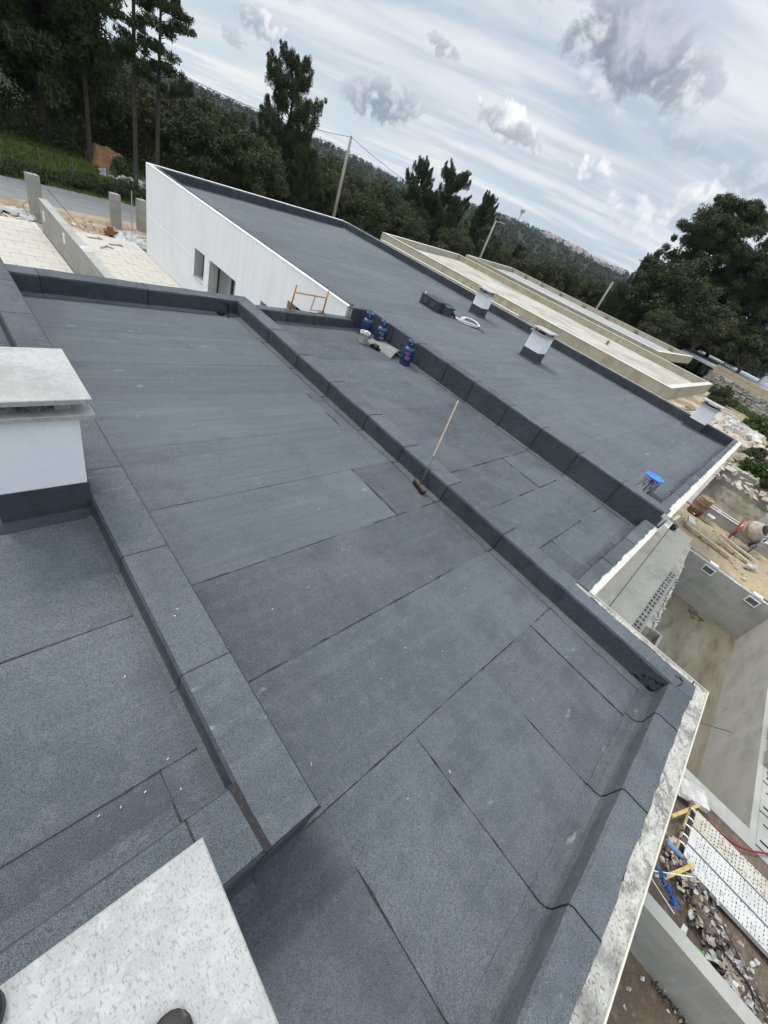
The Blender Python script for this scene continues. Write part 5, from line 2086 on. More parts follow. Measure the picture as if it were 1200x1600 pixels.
b.tube([(18.25, -1.80, -1.50), (18.3, -1.98, -1.46)], .02, 8)
b.tube([(18.31, -1.90, -1.9), (18.29, -1.84, -1.62)], .035, 8)
b.build('red_frame', RED, mxr, smooth=True)
b = MB()
b.tube([(18.34, -1.97, -2.44), (18.27, -2.66, -2.44)], .025, 8)
b.tube([(18.27, -2.66, -2.44), (18.62, -2.78, -1.82)], .022, 8)
b.tube([(18.62, -2.78, -1.82), (19.3, -2.7, -2.42)], .022, 8)
b.tube([(18.34, -1.97, -2.44), (19.2, -2.0, -2.44)], .022, 8)
b.build('stand', STEELD, mxr, smooth=True)
for y_ in (-2.05, -2.65):
    b = MB()
    b.lathe([(.0, -.03), (.10, -.03), (.12, 0), (.10, .03), (0, .03)], (19.2, y_, -2.38), 16, rot=Matrix.Rotation(R(90), 3, 'X'))
    b.build('wheel', BLACKP, mxr, smooth=True)
b = MB()
b.obox((18.45, -2.72, -2.0), (.2, .16, .18), (0, 0, .3))
b.build('motor_box', GALV, mxr)

# retaining wall of rough stone with block courses above
P_A, P_B = Vector((69.0, 8.2, 0)), Vector((58.0, -6.5, 0))
rw = thing('retaining_wall', (64, 1, -2.5), 'long rough stone retaining wall with concrete blocks on top, beyond the rubble', 'wall')
d_ = (P_B - P_A)
Lr = d_.length
d_.normalize()
nn_ = Vector((-d_.y, d_.x, 0))
if nn_.x > 0:
    nn_ = -nn_
# masonry: individual stones
rr = random.Random(12)
proto = []
for q in range(6):
    mb = MB()
    mb.obox((0, 0, 0), (1, .4, 1), jit=.10)
    me_o = mb.build('stone', STW)
    proto.append(me_o.data)
    bpy.data.objects.remove(me_o)
b = MB()
for i in range(12):
    t0, t1 = i / 12, (i + 1) / 12
    pa, pb = P_A.lerp(P_B, t0), P_A.lerp(P_B, t1)
    b.add([(pa.x, pa.y, -3), (pb.x, pb.y, -3), (pb.x, pb.y, -0.95 - .1 * t1), (pa.x, pa.y, -0.95 - .1 * t0)], [(0, 1, 2, 3)])
bk = MB()
q0, q1 = P_A - nn_ * .1, P_B - nn_ * .1
bk.prism([(P_A.x - nn_.x * .15, P_A.y - nn_.y * .15), (P_B.x - nn_.x * .15, P_B.y - nn_.y * .15), (P_B.x - nn_.x * .8, P_B.y - nn_.y * .8), (P_A.x - nn_.x * .8, P_A.y - nn_.y * .8)], -3, -1.0)
bk.build('wall_core', STW, rw)
cnt = 0
ang_w = math.atan2(d_.y, d_.x)
z = -2.6
row = 0
while z < -1.1:
    hh = .30
    s_ = rr.uniform(-.3, 0)
    while s_ < Lr:
        ll = rr.uniform(.5, 1.1)
        if cnt < 290:
            o = bpy.data.objects.new('stone', rr.choice(proto))
            COL.objects.link(o)
            o.parent = rw
            p_ = P_A + d_ * (s_ + ll / 2) - nn_ * rr.uniform(.02, .12)
            o.location = Vector((p_.x, p_.y, z + hh / 2)) - rw.location
            o.rotation_euler = (0, 0, ang_w)
            o.scale = (ll * .97, 1, hh * .95)
            cnt += 1
        s_ += ll
    z += hh
    row += 1
z = -1.08
for row in range(3):
    s_ = -.2 * (row % 2)
    i = 0
    while s_ < Lr:
        ll = 1.35
        mb = MB()
        c_ = P_A + d_ * (s_ + ll / 2) - nn_ * (.35 + .01 * ((i + row) % 2))
        mb.obox((c_.x, c_.y, z + .19), (ll - .03, .3, .36), (0, 0, ang_w))
        mb.build('block', BLKY if (s_ < Lr * .45 and row > 0) else BLKG, rw)
        s_ += ll
        i += 1
    z += .38
# pale yard and low white posts of the plot beyond the wall
b = MB()
b.prism([(71, 13), (95, 16), (92, -12), (60, -9), (62.5, -5), (69.8, 8)], -.6, -.30)
o = b.build('yard_terrace', mat('pale_yard', (0.47, 0.49, 0.50), .9, [(.5, 5, (0.38, .40, .42), .45, .68, .7)]))
tag(o, kind='structure')
for k, (x, y) in enumerate([(80.5, 3.4), (77.5, 1.0), (75, -1.6)]):
    b = MB()
    b.obox((x, y, .35), (.7, .8, 1.3), (0, 0, .3))
    b.obox((x, y, 1.03), (.9, 1.0, .08), (0, 0, .3))
    single('gate_post', b, WHITE_CH, ['white gate post beyond the stone wall, the left one', 'white gate post beyond the stone wall, at the right edge', 'white gate post beyond the stone wall, outermost'][k], 'post')
b = MB()
b.obox((71, -3.0, -.1), (1.0, 9, .5), (0, 0, R(-33)))
single('red_kerb', b, TERRA, 'dark red low kerb behind the block wall at the right edge', 'kerb')

# ------------------------------------------------------------------ street side
def tiles(name, x0, x1, y0, y1, label):
    mb = MB()
    mb.box(x0, x1, y0, y1, -2.62, -2.512, 0)
    o1 = thing(name, (x0, y0, -2.55), label, 'paving')
    base = MB()
    base.box(x0, x1, y0, y1, -2.65, -2.515)
    base.build('bedding', JOINT, o1)
    sl = MB()
    y = y0
    r_ = 0
    while y < y1 - .1:
        x = x0 - (.3 if r_ % 2 else 0)
        while x < x1 - .05:
            a, c = max(x, x0), min(x + .6, x1)
            if c - a > .05:
                dzv = random.uniform(-.003, .003)
                sl.box(a + .006, c - .006, y + .006, min(y + .4, y1) - .006, -2.514, -2.50 + dzv)
            x += .6
        y += .4
        r_ += 1
    sl.build('paving_slabs', PAVE, o1)['kind'] = 'stuff'
    return o1


tiles('forecourt_paving', -6, 3.48, 8.0, 21.4, 'pale paved forecourt left of the dividing wall')
tiles('forecourt_paving', 3.74, 6.74, 8.0, 21.4, 'pale paved forecourt between the dividing wall and the white house wall')
b = MB()
b.box(3.50, 3.72, 8.0, 20.45, -2.6, -1.52)
dv = single('dividing_wall', b, CONC, 'long raw concrete wall dividing the two paved forecourts', 'wall')
b = MB()
b.box(3.495, 3.735, 8.0, 20.46, -1.519, -1.49)
b.build('wall_top', POOLW, dv)
for (y_, z_) in ((17.4, -1.8), (19.9, -1.9)):
    b = MB()
    b.box(3.48, 3.499, y_ - .1, y_ + .1, z_ - .14, z_ + .14)
    b.build('meter_box', WPLAS, dv)
b = MB()
b.obox((3.62, 15.6, -1.485), (.24, .5, .012), (0, 0, .02))
b.build('mortar_patch', RUBW, dv)
for k, (x, y, w, h, lab) in enumerate([(3.72, 22.28, .36, 1.42, 'tall leftmost concrete gate pillar beside the road'),
                                        (6.66, 23.44, .34, 1.28, 'middle concrete gate pillar behind the plastic sheet'),
                                        (7.78, 23.72, .36, 1.26, 'concrete gate pillar next to the white house corner')]):
    b = MB()
    b.obox((x, y, -2.6 + h / 2), (w, .28, h), (0, 0, R(12)), jit=.008)
    p = single('gate_pillar', b, CONC, lab, 'pillar', group='raw concrete gate pillars')
    b = MB()
    b.tube([(x + .02, y, -2.6 + h), (x + .02, y, -2.6 + h + .1)], .012, 5)
    b.build('rebar_stub', RUST, p)
b = MB()
b.tube([(7.28, 23.4, -2.6), (7.30, 23.4, -1.05)], .02, 6)
single('thin_post', b, GALV, 'thin grey steel post between two gate pillars', 'post')
b = MB()
b.tube([(4.1, 22.1, -1.5), (4.9, 21.4, -2.4)], .014, 5)
single('steel_bar', b, RUST, 'straight rusty bar leaning over the end of the dividing wall', 'bar')
b = MB()
b.tube(spline([(3.4, 22.0, -2.5), (3.3, 22.1, -2.2), (3.5, 22.3, -2.1), (3.6, 22.2, -2.4)]), .012, 5)
single('steel_bar', b, RUST, 'bent rusty bar curling up at the foot of the leftmost gate pillar', 'bar')
b = MB()
rr = random.Random(2)
for q in range(20):
    b.obox((rr.uniform(2.2, 3.5), rr.uniform(21.7, 22.6), -2.5), (rr.uniform(.2, .6), rr.uniform(.1, .3), .05), (rr.uniform(-.2, .2), rr.uniform(-.2, .2), rr.uniform(0, 3)), jit=.05)
o = b.build('scrap_heap', PLAST)
tag(o, 'scraps of sacks and boards at the foot of the leftmost pillar', 'scrap', kind='stuff')
b = MB()
n, k = 16, 10
vs_, fs_ = [], []
for i in range(n + 1):
    for j in range(k + 1):
        x = 6.05 + 1.3 * i / n
        y = 21.3 + 1.1 * j / k
        e_ = math.sin(math.pi * i / n) * math.sin(math.pi * j / k)
        vs_.append((x + rr.uniform(-.04, .04), y + rr.uniform(-.04, .04), -2.52 + .28 * e_ * rr.uniform(.5, 1.2)))
for i in range(n):
    for j in range(k):
        a = i * (k + 1) + j
        fs_.append((a, a + k + 1, a + k + 2, a + 1))
b.add(vs_, fs_)
single('plastic_sheet', b, PLAST, 'crumpled clear plastic sheet lying in front of the middle pillar', 'plastic sheet')
b = MB()
for q, (x, y, z_) in enumerate([(5.9, 21.8, -2.42), (6.1, 21.9, -2.42), (6.0, 22.05, -2.42), (6.0, 21.9, -2.28)]):
    b.obox((x, y, z_), (.28, .2, .13), (0, 0, q * .4), jit=.01)
single('brick_pile', b, TERRA, 'small pile of red bricks beside the crumpled plastic sheet', 'bricks')
b = MB()
b.obox((7.1, 21.75, -2.45), (.9, .25, .06), (0, 0, .1))
b.obox((7.0, 22.0, -2.40), (.8, .2, .06), (0, 0, .0))
single('boards', b, TIMB, 'loose boards lying by the white house corner', 'boards')
for k, (x, y, a) in enumerate([(5.15, 20.8, .3), (5.75, 20.4, .2), (5.2, 19.85, .9)]):
    b = MB()
    b.obox((x, y, -2.48), (.50, .06, .05), (0, 0, a))
    b.obox((x + .2, y + .08, -2.48), (.06, .24, .05), (0, 0, a))
    single('steel_bracket', b, GALV, ['grey steel bracket on the paving, farthest of the three', 'grey steel bracket on the paving, nearest the white wall', 'grey steel bracket on the paving, closest to the camera'][k], 'bracket', group='steel brackets on the paving')
b = MB()
b.obox((7.1, 20.9, -2.55), (.7, .5, .12), (0, 0, .15))
single('inspection_frame', b, CONC, 'concrete inspection frame by the corner of the white wall', 'frame')
tag(chunks('gravel', 160, lambda r: (r.uniform(0, 8), r.uniform(21.6, 23.6), -2.56), (.04, .16), RUB, 21), 'loose gravel and earth along the street kerb', 'gravel')

# fence on the bank
fn = thing('wire_fence', (5, 29, -2.5), 'thin wire fence with grey posts on the grass bank across the road', 'fence')
fp = []
for i in range(14):
    x = -6.4 + i * 1.45 + (.1 if i % 3 else 0)
    y = gl(x) + 5.1
    fp.append((x, y))
    b = MB()
    b.tube([(x, y, gz(x, y) - .1), (x + .02, y, gz(x, y) + 1.25)], .03, 6)
    b.build('fence_post', FENCEM, fn)
for h_ in (.6, 1.2):
    b = MB()
    b.tube([(x, y, gz(x, y) + h_) for x, y in fp], .005, 4)
    b.build('fence_wire', FENCEM, fn)
b = MB()
for (xa, ya), (xb, yb) in zip(fp, fp[1:]):
    for q in range(10):
        t = q / 10
        x, y = xa + (xb - xa) * t, ya + (yb - ya) * t
        b.tube([(x, y, gz(x, y) + .1), (x, y, gz(x, y) + 1.2)], .002, 3, caps=False)
b.build('fence_mesh', FENCEM, fn)['kind'] = 'stuff'

# clay cut and pale stones on the bank
b = MB()
n = 18
vs_, fs_ = [], []
for i in range(n + 1):
    for j in range(n + 1):
        u, w_ = i / n, j / n
        x = 9.2 + 3.2 * u
        y = 36.3 + 3.2 * w_
        z = gz(x, y) - .15 + 1.15 * sm(w_, .05, .5) * sm(u, 0, .2) * sm(u, 1, .55) * (1 - .5 * sm(w_, .6, 1)) + mnoise.noise(Vector((x * 1.6, y * 1.6, 2))) * .35 * math.sin(math.pi * u)
        vs_.append((x, y, z))
for i in range(n):
    for j in range(n):
        a = i * (n + 1) + j
        fs_.append((a, a + n + 1, a + n + 2, a + 1))
o = b.add(vs_, fs_).build('clay_bank', CLAY, smooth=True)
tag(o, kind='structure')
tag(chunks('rubble', 90, lambda r: (r.gauss(11.3, .8), r.gauss(35.2, .8), gz(11, 35) + .05), (.12, .5), RUBW, 31), 'pale stones tipped below the red clay cut', 'rubble')

# ------------------------------------------------------------------ poles and wires
def pole(x, y, zt, label, lamp=False, lean=0.0):
    z0 = gz(x, y)
    t = thing('utility_pole', (x, y, z0), label, 'pole', 'timber utility poles')
    b = MB()
    b.tube([(x, y, z0 - .3), (x + lean, y, zt)], [.15, .10], 10)
    b.build('shaft', POLE, t, smooth=True)
    if lamp:
        b = MB()
        b.tube([(x, y, zt - .15), (x + .45, y - .35, zt + .02)], .03, 6)
        b.obox((x + .7, y - .55, zt + .02), (.6, .2, .1), (0, 0, R(-38)))
        b.build('street_lamp', GALV, t)
    else:
        b = MB()
        b.tube([(x, y, zt), (x, y, zt + .12)], .04, 6)
        b.build('insulator', BLACKP, t)
    return (x, y, zt)


p1 = pole(26.6, 34.8, 4.55, 'grey timber utility pole rising behind the roof corner, right of the tallest pine')
p2 = pole(49.05, 34.55, 3.95, 'leaning looking timber pole with a small street lamp behind the beige roofs', True)
p3 = pole(56.2, 21.0, 3.25, 'thin timber pole at the foot of the evergreens, farthest right')


def wire(a, c, sag, label):
    b = MB()
    pts = []
    for i in range(25):
        t = i / 24
        pts.append((a[0] + (c[0] - a[0]) * t, a[1] + (c[1] - a[1]) * t, a[2] + (c[2] - a[2]) * t - sag * 4 * t * (1 - t)))
    b.tube(pts, .014, 4)
    single('overhead_wire', b, BLACKP, label, 'wire', group='overhead wires')


wire((26.6, 34.8, 4.6), (6.0, 33.5, 4.2), .9, 'overhead wire from the near pole towards the pines on the left')
wire((26.6, 34.8, 4.6), (49.05, 34.55, 3.9), .9, 'overhead wire from the near pole to the lamp pole')
wire((6.0, 33.5, 4.2), (-14, 32, 4.6), .6, 'overhead wire crossing in front of the dense pines')
wire((49.05, 34.55, 3.85), (56.2, 21.0, 3.2), .8, 'overhead wire between the two far poles')


# ------------------------------------------------------------------ vegetation
def leaf_mesh(name, centers, radii, per, size, m, seed, elong=1.0, squash=0.8, updir=0.0):
    g = np.random.default_rng(seed)
    C_, N_ = [], []
    for c, r, p in zip(centers, radii, per):
        d = g.normal(size=(p, 3))
        d /= np.linalg.norm(d, axis=1)[:, None]
        rad = g.uniform(0.35, 1.0, p) ** 0.6 * r
        q = d * rad[:, None]
        q[:, 2] *= squash
        C_.append(q + np.array(c))
        N_.append(d)
    C_ = np.concatenate(C_)
    N_ = np.concatenate(N_)
    n = len(C_)
    t = g.normal(size=(n, 3))
    t[:, 2] += updir
    t /= np.linalg.norm(t, axis=1)[:, None]
    u = np.cross(t, N_ + g.normal(size=(n, 3)) * .6)
    u /= np.linalg.norm(u, axis=1)[:, None] + 1e-9
    s = g.uniform(.6, 1.3, n)[:, None] * size
    a = t * s * elong
    b_ = u * s
    V = np.empty((n, 3, 3))
    V[:, 0] = C_ - a * .5 - b_ * .5
    V[:, 1] = C_ - a * .5 + b_ * .5
    V[:, 2] = C_ + a * .6
    me = bpy.data.meshes.new(name)
    me.vertices.add(n * 3)
    me.vertices.foreach_set('co', V.reshape(-1))
    me.loops.add(n * 3)
    me.loops.foreach_set('vertex_index', np.arange(n * 3, dtype=np.int32))
    me.polygons.add(n)
    me.polygons.foreach_set('loop_start', np.arange(0, n * 3, 3, dtype=np.int32))
    me.polygons.foreach_set('loop_total', np.full(n, 3, dtype=np.int32))
    me.materials.append(m)
    me.update()
    me.validate()
    return me


def make_tree(kind, seed, h):
    """prototype: returns (trunk mesh, crown mesh). Height h, base at origin"""
    g = random.Random(seed)
    tr = MB()
    cs, rs, per = [], [], []
    if kind == 'pine_slender':      # tall bare stem, open crown high up
        lean = g.uniform(-.3, .3)
        tr.tube([(0, 0, -.4), (lean * .3, 0, h * .35), (lean * .7, .1, h * .7), (lean, .15, h)], [.12, .10, .06, .02], 9)
        for i in range(46):
            z = h * g.uniform(.40, 1.0)
            f = (z / h - .42) / .58
            L_ = (1.0 - .6 * f) * g.uniform(.8, 2.4) * (0.45 + .55 * min(1, max(0, f) * 4))
            a = g.uniform(0, 6.28)
            e = Vector((lean * z / h + L_ * math.cos(a), L_ * math.sin(a), z + L_ * g.uniform(-.05, .35)))
            tr.tube([(lean * z / h, .1 * z / h, z - .15), e.lerp(Vector((lean * z / h, 0, z)), .45) + Vector((0, 0, -.1)), e], [.025, .018, .008], 5)
            for q in range(3):
                t = 1 - q * .22
                c = Vector((lean * z / h, 0, z)).lerp(e, t) + Vector((g.uniform(-.2, .2), g.uniform(-.2, .2), .1))
                cs.append(tuple(c))
                rs.append(g.uniform(.16, .34))
                per.append(110)
        cr = leaf_mesh('crown', cs, rs, per, .045, PINEL, seed, 4.5, .7, .5)
    elif kind == 'pine_full':       # upswept ragged pine, flame shaped tips and gaps
        tr.tube([(0, 0, -.5), (0, 0, h * .5), (.1, 0, h * .94)], [.20, .13, .03], 9)
        for i in range(92):
            f = g.uniform(.08, .95) ** .85
            z = h * f
            env = (1 - (abs(f - .45) / .62) ** 2.2)
            L_ = max(.5, h * .235 * env * g.uniform(.45, 1.15))
            a = g.uniform(0, 6.28)
            e = Vector((L_ * math.cos(a), L_ * math.sin(a), z + L_ * g.uniform(.1, .5)))
            tr.tube([(0, 0, z - .2), e * .5 + Vector((0, 0, z * .5 - .1)), e], [.045, .03, .012], 5)
            for t in (.55, .8):
                c = Vector((0, 0, z)).lerp(e, t) + Vector((g.uniform(-.25, .25), g.uniform(-.25, .25), g.uniform(-.1, .25)))
                cs.append(tuple(c))
                rs.append(g.uniform(.26, .48))
                per.append(150)
            nt_ = g.choice([2, 3, 3, 4])
            for q in range(nt_):         # rising tip
                c = e + Vector((g.uniform(-.10, .10) + .1 * q * math.cos(a), g.uniform(-.10, .10) + .1 * q * math.sin(a), .30 * q))
                cs.append(tuple(c))
                rs.append(.34 - .07 * q + g.uniform(-.04, .05))
                per.append(int(150 - 22 * q))
        cr = leaf_mesh('crown', cs, rs, per, .050, PINEL, seed, 4.8, 1.35, 1.2)
    elif kind == 'pine_mass':       # big heavy pine with drooping dark crown
        tr.tube([(0, 0, -.6), (.2, 0, h * .4), (.5, .2, h * .95)], [.24, .18, .04], 9)
        for i in range(185):
            z = h * g.uniform(.18, 1.0)
            f = z / h
            L_ = h * .33 * (1 - (abs(f - .55) / .62) ** 2) * g.uniform(.3, 1.08)
            L_ = max(L_, .5)
            a = g.uniform(0, 6.28)
            e = Vector((L_ * math.cos(a), L_ * math.sin(a), z + L_ * g.uniform(-.2, .35)))
            tr.tube([(.4 * f, 0, z - .2), e * .5 + Vector((.2 * f, 0, z * .5)), e], [.06, .035, .012], 5)
            for q in range(4):
                c = Vector((0, 0, z)).lerp(e, 1 - q * .2) + Vector((g.uniform(-.5, .5), g.uniform(-.5, .5), g.uniform(-.3, .4)))
                cs.append(tuple(c))
                rs.append(g.uniform(.35, .80))
                per.append(170)
        cr = leaf_mesh('crown', cs, rs, per, .085, PINEL, seed, 3.8, .8, .5)
    else:                            # round evergreen
        tr.tube([(0, 0, -.5), (.1, 0, h * .3), (.3, .2, h * .7)], [.24, .19, .05], 9)
        R_ = h * .42
        for i in range(150):
            d = Vector((g.gauss(0, 1), g.gauss(0, 1), g.gauss(0, 1))).normalized()
            if d.z < -.55:
                d.z *= -.4
            rr_ = g.uniform(.45, 1.0)
            bump_ = 1 + .22 * mnoise.noise(d * 1.7 + Vector((seed, 0, 0)))
            c = Vector((d.x * R_ * rr_ * bump_, d.y * R_ * rr_ * bump_, h * .56 + d.z * h * .43 * rr_ * bump_))
            if i % 6 == 0:
                tr.tube([(.1, 0, h * .3), c * .5 + Vector((0, 0, h * .15)), c], [.07, .045, .015], 5)
            cs.append(tuple(c))
            rs.append(g.uniform(.10, .17) * h * .62)
            per.append(120)
        cr = leaf_mesh('crown', cs, rs, per, .15, OAKL, seed, 1.3, .8)
    to = tr.build('trunk', BARK if kind != 'oak' else BARKP, None, smooth=True, auto=False)
    tm = to.data
    bpy.data.objects.remove(to)
    return tm, cr


PROTO = {
    'pine_slender': [make_tree('pine_slender', s, 11.0) + (11.0,) for s in (3, 11)],
    'pine_full': [make_tree('pine_full', s, 11.5) + (11.5,) for s in (5, 23, 31)],
    'pine_mass': [make_tree('pine_mass', s, 15.0) + (15.0,) for s in (7, 29)],
    'oak': [make_tree('oak', s, 8.0) + (8.0,) for s in (2, 13, 37, 41)],
}
NAMES = {'pine_slender': 'pine_tree', 'pine_full': 'pine_tree', 'pine_mass': 'pine_tree', 'oak': 'evergreen_tree'}


def tree(kind, x, y, h, label, group=None, var=0, rot=None, wide=1.0, z0=None):
    tm, cm, h0 = PROTO[kind][var % len(PROTO[kind])]
    z = gz(x, y) if z0 is None else z0
    t = thing(NAMES[kind], (x, y, z), label, 'tree', group)
    s = h / h0
    t.scale = (s * wide, s * wide, s)
    t.rotation_euler = (0, 0, random.uniform(0, 6.28) if rot is None else rot)
    for nm, me in (('trunk', tm), ('crown', cm)):
        o = bpy.data.objects.new(nm, me)
        COL.objects.link(o)
        o.parent = t
    return t


# singled out trees
tree('pine_full', 25.0, 41.3, 10.4, 'tallest upswept dark pine standing alone against the sky left of the near pole', var=0, wide=1.06)
tree('pine_slender', 12.05, 33.9, 11.4, 'slender pine with a bare stem, right one of the pair by the white corner', var=0)
tree('pine_slender', 11.0, 34.4, 12.8, 'slender pine with a bare stem, left one of the pair by the white corner', var=1)
tree('pine_full', 53.4, 52.6, 10.9, 'feathery pine above the beige roofs, left one of three', var=1, wide=.95)
tree('pine_full', 56.6, 49.3, 11.7, 'feathery pine above the beige roofs, middle one of three', var=2, wide=1.05)
tree('pine_full', 60.2, 44.7, 10.6, 'open topped pine above the beige roofs, right one of three', var=0, wide=.85)
tree('pine_mass', 79.0, 19.5, 19.5, 'huge dark pine behind the retaining wall at the right edge', var=0, wide=1.0)
tree('pine_mass', 82.0, 11.5, 18.5, 'broad pine leaving the picture at the right edge', var=1, wide=1.15)
tree('oak', 86.0, 19.0, 15.0, 'dark evergreen filling in behind the huge pine', var=2, wide=1.1)
tree('oak', 77.0, 6.5, 9.0, 'evergreen behind the white gate posts at the right edge', var=3, wide=1.1)
tree('oak', 70.8, 18.9, 11.6, 'big rounded evergreen in front of the huge pine, beside the farthest roof', var=1, wide=1.15)
tree('oak', 74.5, 12.8, 9.5, 'rounded evergreen under the huge pine, above the stone wall', var=0, wide=1.1)
tree('pine_full', 76.0, 25.0, 11.0, 'small open pine sticking out left of the huge pine', var=2, wide=.7)
tree('pine_mass', 7.6, 39.5, 16.5, 'heavy dark pine whose trunk shows above the grass bank', var=0, wide=.95)
tree('pine_mass', 3.2, 41.0, 17.5, 'heavy dark pine filling the top left corner', var=1, wide=1.0)
tree('pine_mass', -3.5, 42.5, 17.0, 'heavy dark pine beyond the left edge of the picture', var=0, wide=1.0)
tree('pine_mass', 5.5, 48.0, 18.0, 'dark pine behind the heavy pines of the top left corner', var=1, wide=.9)
tree('pine_slender', 9.4, 37.6, 11.0, 'thin pine between the heavy dark pine and the slender pair', var=0, wide=1.2)

# wood of evergreens
gw = 'evergreens of the wood beyond the street'
gs_ = 'evergreens in the valley behind the beige houses'
rr = random.Random(77)
placed = []


def free(x, y, dmin):
    return all((x - a) ** 2 + (y - c) ** 2 > dmin * dmin for a, c in placed)


cnt = 0
tries = 0
while cnt < 105 and tries < 6000:
    tries += 1
    az = rr.uniform(42, 78)
    d = rr.uniform(41, 120)
    x, y = d * math.cos(R(az)), d * math.sin(R(az))
    if y < 36.5 + max(0, 14 - x) * .35 or not free(x, y, 2.6 + d * .015):
        continue
    if 8.5 < x < 13 and y < 41.5:
        continue
    placed.append((x, y))
    h = min(11.0, max(4.0, H - d * math.tan(R(rr.uniform(-.3, 1.6))) - gz(x, y)))
    k = 'pine_full' if rr.random() < .22 else 'oak'
    tree(k, x, y, h * (1.12 if k == 'pine_full' else 1), 'dense round crowned evergreen in the wood beyond the street' if k == 'oak' else 'ragged pine among the round trees of the wood beyond the street', gw, var=rr.randrange(4), wide=rr.uniform(.95, 1.25))
    cnt += 1
cnt = 0
tries = 0
while cnt < 120 and tries < 6000:
    tries += 1
    az = rr.uniform(6, 46)
    d = rr.uniform(62, 190)
    x, y = d * math.cos(R(az)), d * math.sin(R(az))
    if (x < 53.5 and y < 34) or not free(x, y, 3.2 + d * .016) or (x < 90 and y < 13):
        continue
    placed.append((x, y))
    g0 = gz(x, y)
    top = H - d * math.tan(R(rr.uniform(.1, 1.5)))
    h = min(13.5, max(6.0, top - g0))
    k = 'pine_full' if rr.random() < .2 else 'oak'
    tree(k, x, y, h, 'round crowned evergreen in the valley behind the beige houses' if k == 'oak' else 'ragged pine in the valley behind the beige houses', gs_, var=rr.randrange(4), wide=rr.uniform(.85, 1.1))
    cnt += 1

# far woods : small clumps all over the hills
g = np.random.default_rng(5)
n = 10500
az = np.radians(g.uniform(-14, 96, n))
d = np.exp(g.uniform(np.log(150), np.log(1300), n))
X, Y = d * np.cos(az), d * np.sin(az)
Z = np.array([gz(float(a), float(c)) for a, c in zip(X, Y)])
r_ = g.uniform(2.0, 4.2, n)
cent = np.stack([X, Y, Z + r_ * .9], 1)
me = leaf_mesh('far_wood', [tuple(c) for c in cent], list(r_), [26] * n, 1.6, FARL, 9, 1.2, 1.1)
o = bpy.data.objects.new('far_wood', me)
COL.objects.link(o)
tag(o, 'wooded hills closing the view behind the valley', 'wood', kind='stuff')

# undergrowth along the wood edge
rr = random.Random(15)
n = 420
cs = []
for _ in range(n):
    x = rr.uniform(-12, 30)
    y = rr.uniform(37.5, 47) + max(0, (14 - x)) * .10
    if 9 < x < 13 and y < 41:
        y += 4
    cs.append((x, y, gz(x, y) + rr.uniform(.1, 1.4)))
me = leaf_mesh('undergrowth', cs, [rr.uniform(.6, 1.3) for _ in cs], [170] * n, .11, OAKL, 19, 1.3, .8)
o = bpy.data.objects.new('undergrowth', me)
COL.objects.link(o)
tag(o, 'dark undergrowth along the edge of the wood', 'undergrowth', kind='stuff')
# brambles along the road under the fence
n = 300
cs = []
for _ in range(n):
    x = rr.uniform(-8, 14)
    y = gl(x) + rr.uniform(4.2, 5.6)
    cs.append((x, y, gz(x, y) + rr.uniform(.0, .38) * (1 + .8 * sm(x, 5, 9))))
me = leaf_mesh('brambles', cs, [rr.uniform(.2, .45) for _ in cs], [130] * n, .055, OAKL, 23, 1.5, .8)
o = bpy.data.objects.new('brambles', me)
COL.objects.link(o)
tag(o, 'low brambles between the road and the wire fence', 'brambles', kind='stuff')


def grass(name, n, fpos, size, label, seed, m=GRASSM):
    g = random.Random(seed)
    cs = [fpos(g) for _ in range(n)]
    me = leaf_mesh(name, cs, [g.uniform(.10, .3) for _ in cs], [26] * n, size, m, seed, 4.5, .45, 1.8)
    o = bpy.data.objects.new(name, me)
    COL.objects.link(o)
    tag(o, label, 'grass', kind='stuff')


grass('grass', 5200, lambda g: (lambda x, y: (x, y, gz(x, y) + .05))(g.uniform(-10, 16), g.uniform(28.5, 41)), .045, 'rough green grass on the bank across the road', 41)
grass('grass', 900, lambda g: (lambda t, s: (P_A.x + d_.x * t + nn_.x * s, P_A.y + d_.y * t + nn_.y * s, -2.45))(g.uniform(0, 18), g.uniform(.3, 4.5)), .09, 'strip of green grass at the foot of the stone wall', 43)
grass('grass', 500, lambda g: (lambda x, y: (x, y, gz(x, y) + .05))(g.uniform(12, 24), g.uniform(36, 42)), .06, 'dry grass behind the street end of the roof', 44)


def shrub(x, y, r, label, seed, n=14):
    g = random.Random(seed)
    t = thing('shrub', (x, y, -2.55), label, 'shrub', 'shrubs on the bare ground')
    cs = [(g.gauss(0, r * .45), g.gauss(0, r * .45), abs(g.gauss(r * .35, r * .3))) for _ in range(n)]
    me = leaf_mesh('foliage', cs, [r * g.uniform(.3, .5) for _ in cs], [170] * n, r * .11, BUSHL if seed % 2 else OAKL, seed, 1.5)
    o = bpy.data.objects.new('foliage', me)
    COL.objects.link(o)
    o.parent = t
    b = MB()
    for q in range(6):
        c = cs[q]
        b.tube([(0, 0, 0), tuple(c)], [.03 * r, .01 * r], 5)
    so = b.build('stem', BARK)
    so.parent = t


for k, (x, y, r, lab) in enumerate([
    (57.5, 4.6, 1.3, 'dark round shrub at the foot of the stone wall, left one'),
    (50.5, -.3, 1.2, 'dark shrub at the foot of the stone wall, right one'),
    (36.5, -1.35, .95, 'green shrub on the bare ground at the right edge, upper one'),
    (31.8, -1.5, .85, 'green shrub on the bare ground above the second pool'),
    (30.9, -2.6, .7, 'green shrub at the right edge beside the second pool'),
    (44.0, -2.2, 1.1, 'brownish shrub at the right edge below the stone wall'),
    (52.3, 9.5, 1.0, 'spiky dark plant in the gap beside the farthest beige house'),
    (10.9, 35.9, .9, 'pale grey bush below the red clay cut')]):
    shrub(x, y, r, lab, 50 + k)

